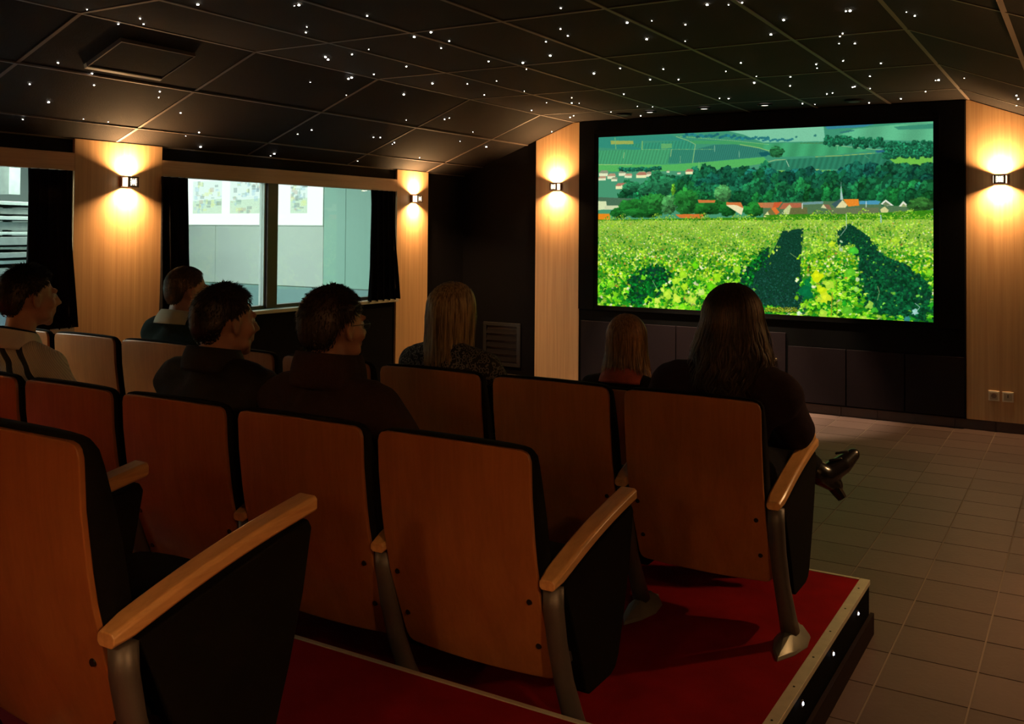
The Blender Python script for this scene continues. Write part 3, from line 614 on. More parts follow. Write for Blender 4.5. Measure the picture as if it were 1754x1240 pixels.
    # vines: leaves grow towards the viewer; rows lit from the left, ground and lee sides dark
    cv.poly(A2((0, 150), (1754, 130))+B2((0, 110), (400, 100), (1000, 100), (1754, 60), (1754, 1228), (0, 1200))+A2((0, 1100)), (58, 132, 22), .15)
    for k in range(14): cv.poly([(1015, 377+k*8), (1610, 377+k*8), (1610, 600), (1015, 600)], np.array((150, 190, 70))*(1-k/14)+np.array((40, 122, 24))*k/14, .12)
    dark = [B2((-70, 760), (120, 430), (190, 270), (400, 240), (400, 330), (370, 600), (400, 860), (385, 1080), (340, 1090), (0, 1010), (-300, 980)),
            B2((740, 270), (860, 190), (1060, 330), (1200, 520), (1420, 600), (1590, 740), (1700, 820), (1700, 1200), (1180, 1140), (990, 1020), (950, 620), (900, 400), (740, 430)),
            A2((330, 760), (480, 640), (640, 600), (790, 690), (740, 820), (600, 960), (480, 1040), (330, 1000)), A2((1500, 640), (1754, 420), (1754, 1200), (1500, 1000), (1400, 850))]
    for p in dark: cv.poly(p, (16, 62, 42), .25)
    def inside(poly, x, y):
        c_ = False
        for i in range(len(poly)):
            (ax, ay), (bx, by) = poly[i], poly[(i+1) % len(poly)]
            if (ay > y) != (by > y) and x < (bx-ax)*(y-ay)/(by-ay)+ax: c_ = not c_
        return c_
    pal = [(150, 205, 30), (176, 220, 48), (110, 190, 22), (196, 226, 80), (80, 170, 24), (214, 232, 130), (160, 200, 20), (60, 150, 26)]
    pts = []
    for _ in range(15000):
        t = R_.rand()**1.25; x = R_.uniform(1020, 1606)
        y0_ = 371-4*math.sin(x*.09)-3*math.sin(x*.23) - (6 if x > 1380 else 0)
        pts.append((x, y0_+t*(560-y0_), t))
    pts.sort(key=lambda p: p[1])
    for x, y, t in pts:
        s_ = 1.25+5.2*t**1.2
        lf = math.sin(x*.11+math.sin(y*.13)*2)+math.sin(y*.17-x*.05+1)*.8+math.sin(x*.31+y*.23)*.5; jx = (2+9*t)*math.sin(x*.35+y*.21+lf)+R_.uniform(-3, 3)
        dk = [i for i, p in enumerate(dark) if inside(p, x+jx, y+jx*.5)]
        if dk:
            if dk[0] == 0: c, k = (26, 72, 60), R_.uniform(.5, 1.4); s_ *= .4
            elif dk[0] == 1: c, k = (14, 84, 44), R_.uniform(.5, 1.3); s_ *= .8
            else: c, k = (14, 112, 34), R_.uniform(.4, 1.3); s_ *= .9
            if R_.rand() < .25: continue
            if R_.rand() < .03 and dk[0]: c = (110, 190, 60)
        else:
            depth = min(1, max(0, (y-400)/130.)); c = pal[R_.randint(len(pal))]; k = R_.uniform(.82, 1.10)*(1+.07*lf)
            if t < .35: c = (np.array(c)*.65+np.array((176, 212, 74))*.35)
            if R_.rand() < .07+.42*depth-.12*lf: c = (34, 142, 28); k = R_.uniform(.6, 1.15)
            if R_.rand() < .035: c = (218, 226, 170)
            if R_.rand() < .012: c = (190, 140, 60)
            if inside(B2((370, 860), (470, 700), (480, 950), (390, 1000)), x, y): c = (12, 110, 50)
        if t > .55 and not dk:
            if R_.rand() < .35: continue
            s_ *= 1.25
            if c in pal: c = [(116, 204, 26), (150, 218, 44), (92, 188, 24), (182, 226, 76), (134, 208, 30)][R_.randint(5)]
        an = R_.rand()*PI; cc = np.clip(np.array(c)*k, 0, 255)
        if s_ < 2.4: cv.blob(x, y, s_*.75, s_*.55, cc, an, jag=.3, noise=.1)
        else:
            cv.blob(x, y, s_*.72, s_*.62, cc, an, jag=.22, noise=.07); cv.blob(x-s_*.12, y-s_*.15, s_*.35, s_*.25, np.clip(cc*1.14, 0, 255), an, jag=.3)
    # large near leaves and stalks
    for x, y, r, c in [(1020, 610, 8, (104, 210, 20)), (900, 700, 9, (160, 220, 40)), (830, 760, 9, (176, 226, 50)), (640, 960, 7, (200, 232, 80)), (740, 900, 10, (184, 228, 60)), (840, 950, 11, (200, 232, 70)), (990, 960, 9, (190, 224, 70)), (1230, 720, 9, (150, 216, 30)),
                       (1180, 830, 11, (100, 200, 20)), (1440, 650, 8, (150, 214, 40)), (920, 820, 9, (170, 220, 40)), (60, 480, 5, (170, 215, 60)), (180, 800, 7, (130, 205, 40)), (220, 900, 6, (120, 200, 30)), (1080, 880, 8, (196, 226, 110)), (500, 730, 6, (110, 200, 30))]: cv.blob(*A2((x, y))[0], r*.8, r*.8, c, R_.rand()*3, jag=.22); cv.blob(*A2((x-8, y-8))[0], r*.3, r*.4, np.clip(np.array(c)*1.1, 0, 255), 1)
    for x, y, r, c in [(540, 720, 11, (208, 226, 20)), (590, 860, 11, (196, 222, 24)), (620, 940, 11, (206, 226, 40)), (560, 950, 7, (180, 214, 50)), (650, 800, 10, (176, 216, 60)), (870, 690, 9, (96, 190, 40)), (900, 470, 9, (70, 190, 50)), (430, 880, 12, (10, 108, 60)), (520, 470, 6, (170, 215, 60)), (690, 400, 7, (190, 220, 40)),
                       (930, 850, 6, (150, 210, 90)), (840, 1060, 10, (90, 180, 40)), (600, 1090, 9, (170, 216, 60)), (1060, 1010, 7, (150, 200, 70)), (1110, 1060, 6, (60, 170, 40)), (360, 1090, 5, (210, 230, 190)), (1510, 1080, 6, (150, 200, 190)), (1430, 1150, 7, (50, 130, 120)), (1320, 370, 7, (170, 212, 50)), (1660, 690, 6, (130, 210, 40)), (940, 755, 4, (190, 210, 150)), (775, 455, 4, (170, 200, 150)), (780, 375, 3, (180, 210, 160))]:
        cv.blob(*B2((x, y))[0], r*.8, r*.8, c, R_.rand()*3, jag=.24); cv.blob(*B2((x-8, y-8))[0], r*.3, r*.4, np.clip(np.array(c)*1.1, 0, 255), 1)
    for p, w, c in ((B2((690, 880), (680, 1120)), 1.6, (150, 150, 30)), (B2((735, 760), (738, 1130)), 1.0, (120, 140, 20)), (B2((1140, 820), (1158, 880), (1138, 960)), .8, (170, 190, 120)), (B2((830, 100), (830, 240), (770, 320)), .8, (190, 215, 190)),
                    (B2((1172, 110), (1174, 190)), 2.2, (150, 190, 180)), (B2((1510, 990), (1560, 1030), (1500, 1100)), .9, (190, 215, 210)), (A2((590, 760), (650, 870)), .7, (170, 200, 150)), (A2((1150, 480), (1150, 650)), .6, (190, 190, 110)), (A2((780, 930), (710, 1030)), .7, (120, 140, 30)), (B2((270, 490), (340, 540)), .8, (140, 170, 100))):
        for (x0, y0), (x1, y1) in zip(p[:-1], p[1:]):
            L = math.hypot(x1-x0, y1-y0) or 1; nx, ny = -(y1-y0)/L*w/2, (x1-x0)/L*w/2
            cv.poly([(x0+nx, y0+ny), (x1+nx, y1+ny), (x1-nx, y1-ny), (x0-nx, y0-ny)], c, .05)
    for _ in range(260): cv.blob(*B2((R_.uniform(20, 340), R_.uniform(1030, 1075)+0))[0], 1, .8, np.array((150, 160, 40))*R_.uniform(.4, 1.3))
    a = cv.a; b_ = a.copy(); b_[1:-1] = a[1:-1]*.5+(a[:-2]+a[2:])*.25; a = b_.copy(); a[:, 1:-1] = b_[:, 1:-1]*.5+(b_[:, :-2]+b_[:, 2:])*.25; cv.a = np.clip(a*1.04, 0, 255)
    return cv.image('vineyard_view')
def pic_mat(name, im, e):
    m = bpy.data.materials.new(name); m.use_nodes = True; nt = m.node_tree; nt.nodes.clear()
    ti = nt.nodes.new('ShaderNodeTexImage'); ti.image = im; ti.extension = 'EXTEND'
    n = nd(nt, 'ShaderNodeEmission', Strength=e); o = nt.nodes.new('ShaderNodeOutputMaterial')
    nt.links.new(ti.outputs[0], n.inputs[0]); nt.links.new(n.outputs[0], o.inputs[0]); return m
def picture(name, m_, x0, x1, z0, z1, y, parent, th=.004):
    o = MB().box(x0, x1, y, y+th, z0, z1).build(name, m_, parent); me = o.data
    uv = me.uv_layers.new(name='UVMap')
    for lp in me.loops:
        v = me.vertices[lp.vertex_index].co; uv.data[lp.index].uv = ((v.x-x0)/(x1-x0), (v.z-z0)/(z1-z0))
    return o
scr = empty('cinema_screen', (-2.62, YE-.001, .80), 0, 'large lit cinema screen showing green vineyards and a village, in a wide black frame', 'screen')
picture('picture', pic_mat('projected vineyard view', paint_screen(), SCREEN_E), -4.159+2.62, -1.104+2.62, .845-.80, 2.500-.80, -.030, scr)
bz = MB(); fx0, fx1, fz0, fz1 = -4.365+2.62, -.868+2.62, .002, ZC-.81
px0, px1, pz0, pz1 = -4.159+2.62, -1.104+2.62, .045, 1.70
for a in ((fx0, px0, fz0, fz1), (px1, fx1, fz0, fz1), (px0, px1, fz0, pz0), (px0, px1, pz1, fz1)): bz.box(a[0], a[1], -.048, -.001, a[2], a[3])
bz.build('frame', M['bezel'], scr)
bi = MB()
for a in ((px0-.05, px0-.035, pz0-.04, pz1+.04), (px1+.035, px1+.05, pz0-.04, pz1+.04), (px0-.05, px1+.05, pz0-.042, pz0-.03), (px0-.05, px1+.05, pz1+.035, pz1+.05)): bi.box(a[0], a[1], -.054, -.047, a[2], a[3])
bi.build('inner_rim', M['bezel'], scr)

def paint_board():
    cv = Canvas(520, 210, [(0, 0), (520, 0), (520, 210), (0, 210)]); R_ = cv.n; cv.a[:] = (250, 255, 252)
    def shot(x0, y0, x1, y1, seed):
        r = np.random.RandomState(seed); cv.poly([(x0, y0), (x1, y0), (x1, y1), (x0, y1)], (226, 242, 236), .02, raw=True)
        cv.poly([(x0, y0+.62*(y1-y0)), (x1, y0+.55*(y1-y0)), (x1, y1), (x0, y1)], (205, 228, 205), .03, raw=True)
        for _ in range(46):
            x, y = r.uniform(x0+4, x1-4), r.uniform(y0+4, y1-4); w, h = r.uniform(2, 8), r.uniform(1, 7)
            c = [(150, 180, 172), (120, 140, 138), (222, 232, 150), (190, 170, 150), (165, 200, 220)][r.randint(5)]
            cv.poly([(max(x-w, x0), max(y-h, y0)), (min(x+w, x1), max(y-h, y0)), (min(x+w, x1), min(y+h, y1)), (max(x-w, x0), min(y+h, y1))], c, .08, raw=True, alpha=.4)
    for k, (x0, x1) in enumerate(((6, 92), (128, 205), (240, 330), (372, 410))): shot(x0, 8, x1, 62 if k < 3 else 40, k)
    for k, (x0, x1) in enumerate(((10, 96), (128, 222), (248, 345), (430, 478))): shot(x0, 92, x1, 180, 10+k)
    for k in range(8): cv.poly([(14+k*13, 192), (22+k*13, 192), (22+k*13, 195), (14+k*13, 195)], (205, 220, 214), raw=True)
    return cv.image('picture_board')
bd = empty('projected_picture_board', (-9.0, 8.638, 1.62), 0, 'bright white board with rows of small photos seen through the middle window', 'display board')
picture('picture', pic_mat('lit picture board', paint_board(), 1.25), -10.75+9.0, -7.79+9.0, 0, 1.0, -.012, bd)
box('board_frame', M['alu'], -10.76+9.0, -7.78+9.0, -.007, 0, -.01, 1.01, bd)

# ------------------------------------------------------------------ stepped red platform
def platform(name, x0, x1, y0_, y1_, z0, z1, lab):
    p = empty(name, ((x0+x1)/2, (y0_+y1_)/2, z0), 0, lab, 'platform')
    cx_, cy_ = (x0+x1)/2, (y0_+y1_)/2
    def b_(nm, m_, a, b, c, d, e, f, **k): return box(nm, m_, a-cx_, b-cx_, c-cy_, d-cy_, e-z0, f-z0, p, **k)
    b_('riser', M['tier_side'], x0+.012, x1-.004, y0_, y1_-.004, z0+.001, z1-.012)
    b_('carpet', M['carpet'], x0, x1-.038, y0_, y1_-.016, z1-.012, z1)
    b_('side_nosing', M['nosing'], x1-.038, x1, y0_, y1_, z1-.016, z1+.003, bevel=.0015)
    b_('front_nosing', M['nosing'], x0, x1-.0385, y1_-.016, y1_, z1-.016, z1+.003, bevel=.0015)
    mb = MB(); y = y1_-.12
    while y > y0_+.1 and y > 1.0: mb.tube([(x1-.02-cx_, y-cy_, z1-z0+.002), (x1-.02-cx_, y-cy_, z1-z0+.0045)], .0035, 8, ref=Vector((1, 0, 0))); y -= .235
    mb.build('nosing_screw', M['bolt'], p, kind='stuff')
    return p
T1, T2, YN1, YN2 = .205, .384, 4.0, 2.105
p1 = platform('seating_platform', XL+.01, -.745, YB+.01, YN1, 0, T1, 'low red-carpeted platform with beige edge strips carrying the two middle rows of seats')
MB().box(2.517-.004, 2.517+.010, -2.495, 2.494, .001, .082).build('plinth', M['plinth'], p1)
p2 = platform('seating_step', XL+.01, -.80, YB+.01, YN2, T1+.001, T2, 'upper red-carpeted step with a beige front edge strip under the nearest row of seats')
ls = ['nearest the front corner', 'second from the front corner', 'third from the front corner', 'fourth from the front corner']
for k in range(4):
    L = empty('step_light', (-.749, 3.77-.403*k, .153), 0, 'tiny blue-white light in the black platform side, '+ls[k], 'step light', 'step lights along the platform side')
    mb = MB(); mb.tube([(0, 0, 0), (.004, 0, 0)], .011, 12); mb.build('rim', M['steel'], L)
    mb = MB(); mb.ball((.004, 0, 0), (.004, .0055, .0055), 8, 5); mb.build('lens', M['led'], L)
# ------------------------------------------------------------------ auditorium seats.  local frame: x = 0 at the right edge of the back, -x to the left, y towards the screen, z up
PITCH, SW = .531, .474
def back_y(z):      # the back leans: rearmost at the top
    pts = [(.20, .155), (.304, .111), (.431, .061), (.56, .028), (.70, .008), (.83, 0)]
    for (z0, y0_), (z1, y1_) in zip(pts[:-1], pts[1:]):
        if z <= z1: t = max(0, (z-z0)/(z1-z0)); t2 = t; return y0_+(y1_-y0_)*t2
    return 0.
def sheet(z0, z1, x0, x1, off, th, r=.028, nu=10, arch=.007, belly=.012, front=None, z1f=0):
    """a curved panel: rear face at back_y+off, front face th further (or front(z) further)"""
    mb = MB(); H = z1-z0; rows = [0, .008, .02, .045]+[.1+.8*k/9 for k in range(10)]+[.955, .98, .992, 1]
    n = nu+1; vs_ = []
    for side in (0, 1):
        for t in rows:
            z = z0+H*t; dt = min(z-z0, z1-z); ins = r-math.sqrt(max(0, r*r-(r-min(dt, r))**2)) if dt < r else 0
            for i in range(n):
                u = i/nu; x = x0+ins+(x1-x0-2*ins)*u; k = 1-(2*u-1)**2
                zz = z+arch*k*(1 if t > .5 else -.6)*abs(2*t-1)
                y = back_y(z)+off-belly*k
                if side: y += (front(t)*(1-.35*abs(2*u-1)**6) if front else th)
                vs_.append((x, y, zz))
    N = n*len(rows); fs = []
    for j in range(len(rows)-1):
        for i in range(nu):
            a = j*n+i; fs.append((a, a+1, a+n+1, a+n)); fs.append((N+a, N+a+n, N+a+n+1, N+a+1))
        for a, b_ in ((j*n, (j+1)*n), (j*n+nu, (j+1)*n+nu)): fs.append((a, b_, N+b_, N+a))
    for i in range(nu):
        for a in (i, (len(rows)-1)*n+i): fs.append((a, a+1, N+a+1, N+a))
    mb.add(vs_, fs); return mb
def arm_parts(seat, x, end=False):
    # x: left edge of the armrest
    a = MB(); n = 12; top = []; bot = []
    for k in range(n+1):
        t = k/n; y = .035+.485*t; z = .507+.117*t+.012*math.sin(PI*t); top.append((y, z)); bot.append((y, z-.034))
    W = .056; vs_ = []; prof_ = []
    for k in range(n+1):
        (y, zt_), (_, zb) = top[k], bot[k]; t = k/n
        w = W/2*(.80 if k == 0 else .97 if k == 1 else 1); cx_ = x+W/2
        e = .007
        zt2, zb2 = (zt_-.004, zb+.004) if k == 0 else (zt_, zb)
        prof_.append([(cx_-w, y, zb2+e), (cx_-w, y, zt2-e), (cx_-w+e, y, zt2), (cx_+w-e, y, zt2), (cx_+w, y, zt2-e), (cx_+w, y, zb2+e), (cx_+w-e, y, zb2), (cx_-w+e, y, zb2)])
    vs_ = [p for r in prof_ for p in r]
    fs = [(j*8+i, j*8+(i+1) % 8, (j+1)*8+(i+1) % 8, (j+1)*8+i) for j in range(n) for i in range(8)] + [tuple(range(8)), tuple(n*8+i for i in range(8))]
    a.add(vs_, fs); a.build('armrest', M['arm'], seat, smooth=False, bevel=.003)
    # upholstered side panel under the arm
    p = MB(); x0, x1 = x+.008, x+.050
    poly = [(.085, .478), (.20, .507), (.35, .545), (.50, .580), (.512, .560), (.488, .43), (.452, .30), (.415, .19), (.395, .162), (.365, .152), (.235, .152), (.212, .165), (.175, .27), (.12, .40)]
    p.prism(poly, x0, x1, 'x'); p.build('side_panel', M['side'], seat, bevel=.006)
    # leg and foot
    cx_ = x+.026
    l = MB(); l.tube([(cx_, .072, .475), (cx_, .075, .42), (cx_+.002, .092, .33), (cx_+.005, .125, .22), (cx_+.01, .165, .12), (cx_+.014, .195, .045)], [.025, .025, .024, .024, .026, .029], 14, 1.1, ref=Vector((1, 0, 0)))
    l.build('leg', M['steel'], seat, smooth=True)
    l = MB(); l.prism([(.125, .215), (.132, .215), (.235, .045), (.185, .045)], cx_-.004, cx_+.030, 'x'); l.build('leg_web', M['steel'], seat, bevel=.006)
    f = MB(); fx = cx_+.014; yc = .205
    ring = [(0, -.165), (-.036, -.09), (-.056, -.005), (-.046, .08), (0, .155), (.046, .08), (.056, -.005), (.036, -.09)]
    vs_ = [(fx+a_, yc+b_, .0) for a_, b_ in ring] + [(fx+a_*.92, yc+b_*.94, .012) for a_, b_ in ring] + [(fx, yc-.135, .016), (fx-.012, yc-.03, .052), (fx-.012, yc+.05, .055), (fx, yc+.12, .018), (fx+.012, yc+.05, .055), (fx+.012, yc-.03, .052)]
    fs = [tuple(range(8))]+[(i, (i+1) % 8, 8+(i+1) % 8, 8+i) for i in range(8)]
    fs += [(8, 9, 16), (9, 10, 17, 16), (10, 11, 18, 17), (11, 12, 19, 18), (12, 13, 20, 19), (13, 14, 21, 20), (14, 15, 16, 21), (15, 8, 16), (16, 17, 21), (17, 18, 20, 21), (18, 19, 20)]
    f.add(vs_, fs); f.build('foot', M['foot'], seat, bevel=.002, seg=1)
def make_seat():
    s = empty('auditorium_seat')
    b = sheet(.205, .820, -SW, 0, 0, .013, arch=.004); o = b.build('back_panel', M['ply'], s, bevel=.003)
    for x in (-.030, -SW+.030):
        for z in (.431, .304):
            mb = MB(); y = back_y(z)-.002; mb.tube([(x, y+.004, z), (x, y-.004, z)], [.0085, .007], 10, ref=Vector((1, 0, 0))); mb.build('bolt', M['bolt'], s, smooth=False)
    c = sheet(.30, .826, -SW+.001, .002, .0125, .05, r=.03, arch=.005, front=lambda t: .026+.070*math.sin(PI*min(1, (1-t)*1.02))**.8*(1 if t < .98 else .7)); c.build('back_cushion', M['seat_fabric'], s, smooth=True)
    sc = MB(); n = 10; vs_ = []
    for k in range(n+1):
        t = k/n; y = .15+.38*t; zt_ = .405+.02*math.sin(PI*t)-(.02 if k == n else 0)+.012*t; zb = .30+.03*t+(.02 if k == n else 0)
        for i in range(9):
            u = i/8; vs_.append((-SW+.0+SW*u, y+.012*(1-(2*u-1)**2)*t, zt_+.010*(1-(2*u-1)**4)))
        for i in range(9):
            u = 1-i/8; vs_.append((-SW+.0+SW*u, y, zb))
    fs = [(j*18+i, j*18+(i+1) % 18, (j+1)*18+(i+1) % 18, (j+1)*18+i) for j in range(n) for i in range(18)] + [tuple(range(18)), tuple(n*18+i for i in range(18))]
    sc.add(vs_, fs); sc.build('seat_cushion', M['seat_fabric'], s, smooth=False, bevel=.012)
    br = MB(); br.box(-SW-.03, .03, .17, .21, .255, .30); br.build('cross_bar', M['steel'], s)
    arm_parts(s, .004)
    return s
seat0 = make_seat(); used = False
ORD = ['end', 'second', 'third', 'fourth', 'fifth', 'sixth', 'seventh', 'eighth', 'ninth']
ROWS = [  # x of the end seat's right edge, y, floor height, seats, phrase, group
    (-1.446, 1.012, T2, 2, 'nearest row', 'seats of the nearest row', {}),
    (-1.177, 2.055, T1, 6, 'second row from camera', 'seats of the second row', {1: 'holding man in brown fleece', 2: 'holding man in black jacket', 4: 'holding man in striped sweater'}),
    (-.90, 3.044, T1, 8, 'third row from camera', 'seats of the third row', {0: 'holding dark-haired woman', 2: 'holding blonde woman', 5: 'holding man with pale collar'}),
    (-1.177, 4.16, 0., 3, 'front row on the floor', 'seats of the front row', {1: 'holding woman in orange scarf'})]
for X, Y, Z, n, ph, gr, who in ROWS:
    for k in range(n):
        s = seat0 if not used else copy_tree(seat0); used = True
        s.location = (X-k*PITCH, Y, Z)
        w = who.get(k, 'empty')
        tag(s, '%s from the aisle, %s, wood-backed, %s' % (('end seat' if k == 0 else ORD[k]+' seat'), ph, w), 'seat', gr)
        if k == n-1 and ph != 'nearest row': arm_parts(s, -SW-.057)
# ------------------------------------------------------------------ people
def remesh(mb, name, mat, voxel=.009, parent=None, smooth=3, disp=None, fac=.6):
    me = mb.mesh('tmp', mat); o = bpy.data.objects.new('tmp', me); C.objects.link(o)
    r = o.modifiers.new('r', 'REMESH'); r.mode = 'VOXEL'; r.voxel_size = voxel; r.use_smooth_shade = True
    if smooth: s = o.modifiers.new('s', 'SMOOTH'); s.iterations = smooth; s.factor = fac
    dg = bpy.context.evaluated_depsgraph_get(); dg.update()
    new = bpy.data.meshes.new_from_object(o.evaluated_get(dg)); new.name = name
    bpy.data.objects.remove(o); bpy.data.meshes.remove(me)
    new.polygons.foreach_set('use_smooth', [True]*len(new.polygons))
    if disp:
        n = len(new.vertices); co_ = np.empty(n*3, np.float32); no = np.empty(n*3, np.float32)
        new.vertices.foreach_get('co', co_); new.vertices.foreach_get('normal', no) if hasattr(new.vertices[0], 'normal') else None
        co_ = co_.reshape(-1, 3); no = no.reshape(-1, 3); co_ += no*disp(co_)[:, None]; new.vertices.foreach_set('co', co_.ravel())
    new.materials.clear(); new.materials.append(mat)
    ob = bpy.data.objects.new(name, new); C.objects.link(ob)
    if parent is not None: ob.parent = parent
    return ob
def folds(amp, f=26, seed=0):
    def d(c):
        a = np.sin(c[:, 2]*f+3*np.sin(c[:, 0]*9+seed)+2*np.sin(c[:, 1]*7))*np.sin(c[:, 0]*13+c[:, 1]*11+seed*2)
        b = np.sin(c[:, 2]*f*2.1+c[:, 0]*21+seed)*np.sin(c[:, 1]*25+c[:, 2]*9)
        return amp*(a+.5*b)
    return d
skin = plain('skin', (.42, .20, .125), .5, noise=.12, nscale=25)
skin2 = plain('light skin', (.50, .27, .18), .5, noise=.1, nscale=25)
eye_m = plain('eye white', (.6, .57, .52), .25); iris_m = plain('iris', (.03, .02, .015), .2)
def hair_mat(name, c1, c2, rough=.45):
    m, nt, b = new_mat(name); n = nd(nt, 'ShaderNodeTexNoise', Scale=1, Detail=4); nt.links.new(coords(nt, (120, 120, 9)), n.inputs[0])
    mr = nd(nt, 'ShaderNodeMapRange'); nt.links.new(n.outputs[0], mr.inputs[0]); mr.inputs[1].default_value = .35; mr.inputs[2].default_value = .65
    nt.links.new(mixc(nt, mr.outputs[0], col4(c1), col4(c2)), b.inputs['Base Color']); b.inputs['Roughness'].default_value = rough; b.inputs['Specular IOR Level'].default_value = .35
    return m
def head_shapes(mb, H, jaw=1., long_=1., ears=True):
    """H maps head space (y forward, z up, origin at the centre of the head) into body space"""
    Rm = H.to_3x3()
    def E(c, r, rot=None): mb.ball(H @ Vector(c), r, 16, 12, rot=(Rm @ rot if rot is not None else Rm))
    def P(a, b_, ra, rb, n=10): mb.pill(H @ Vector(a), H @ Vector(b_), ra, rb, n=n)
    E((0, -.014, .026), (.076, .097, .090)); E((0, .026, -.020), (.065, .068, .086)); E((0, .034, -.070), (.052*jaw, .052, .040))
    E((0, .074, -.098), (.022*jaw, .018, .017)); E((0, .005, -.062), (.058*jaw, .045, .036))
    for s in (-1, 1):
        E((s*.040, .062, -.026), (.025, .024, .022)); E((s*.037, .04, -.072), (.022*jaw, .034, .024))
    P((-.034, .086, .026), (-.010, .094, .022), .010, .010); P((.034, .086, .026), (.010, .094, .022), .010, .010)
    P((0, .088, .020), (0, .112, -.022), .0085, .0115); E((0, .116, -.026), (.012, .012, .010)); E((-.011, .104, -.029), (.008, .010, .007)); E((.011, .104, -.029), (.008, .010, .007))
    E((0, .092, -.052), (.023, .011, .0065)); E((0, .091, -.063), (.020, .011, .0065)); E((0, .084, -.080), (.016, .010, .010))
    if ears:
        for s in (-1, 1):
            pts = [(s*.078, .008, -.030), (s*.082, -.004, -.036), (s*.088, -.014, -.022), (s*.091, -.018, -.004), (s*.089, -.014, .014), (s*.083, -.002, .021), (s*.078, .009, .014)]
            for a, b_ in zip(pts[:-1], pts[1:]): P(a, b_, .0052, .0052, 8)
            E((s*.076, .001, -.006), (.007, .015, .024)); E((s*.081, .004, -.036), (.006, .007, .009))
def hand(mb, wrist, direction, palm_n, s=1.):
    """palm and five curled fingers"""
    d = direction.normalized(); side = d.cross(palm_n).normalized(); nrm = side.cross(d).normalized()
    w = Vector(wrist); pc = w+d*.05
    mb.pill(w, w+d*.075, .027*s, .034*s, n=10); mb.pill(w+d*.03-side*.016, w+d*.082-side*.020, .016, .015, n=8); mb.pill(w+d*.03+side*.016, w+d*.080+side*.022, .016, .013, n=8)
    for k, (o_, L) in enumerate(((-.027, .070), (-.009, .080), (.009, .075), (.026, .058))):
        a = w+d*.088+side*o_; b_ = a+(d*.92-nrm*.35).normalized()*L*.48; c = b_+(d*.45-nrm*.85).normalized()*L*.30; e = c+(d*.05-nrm).normalized()*L*.26
        mb.pill(a, b_, .0095, .009, n=8); mb.pill(b_, c, .009, .0082, n=8); mb.pill(c, e, .0082, .007, n=8)
    a = w+d*.025-side*.028; b_ = a+(d*.6-side*.7-nrm*.2).normalized()*.036; c = b_+(d*.95-side*.1-nrm*.3).normalized()*.030
    mb.pill(a, b_, .013, .011, n=8); mb.pill(b_, c, .011, .009, n=8)
def limb(mb, pts, rs, g=0., n=14):
    for i in range(len(pts)-1): mb.pill(pts[i], pts[i+1], rs[i]+g, rs[i+1]+g, n=n)
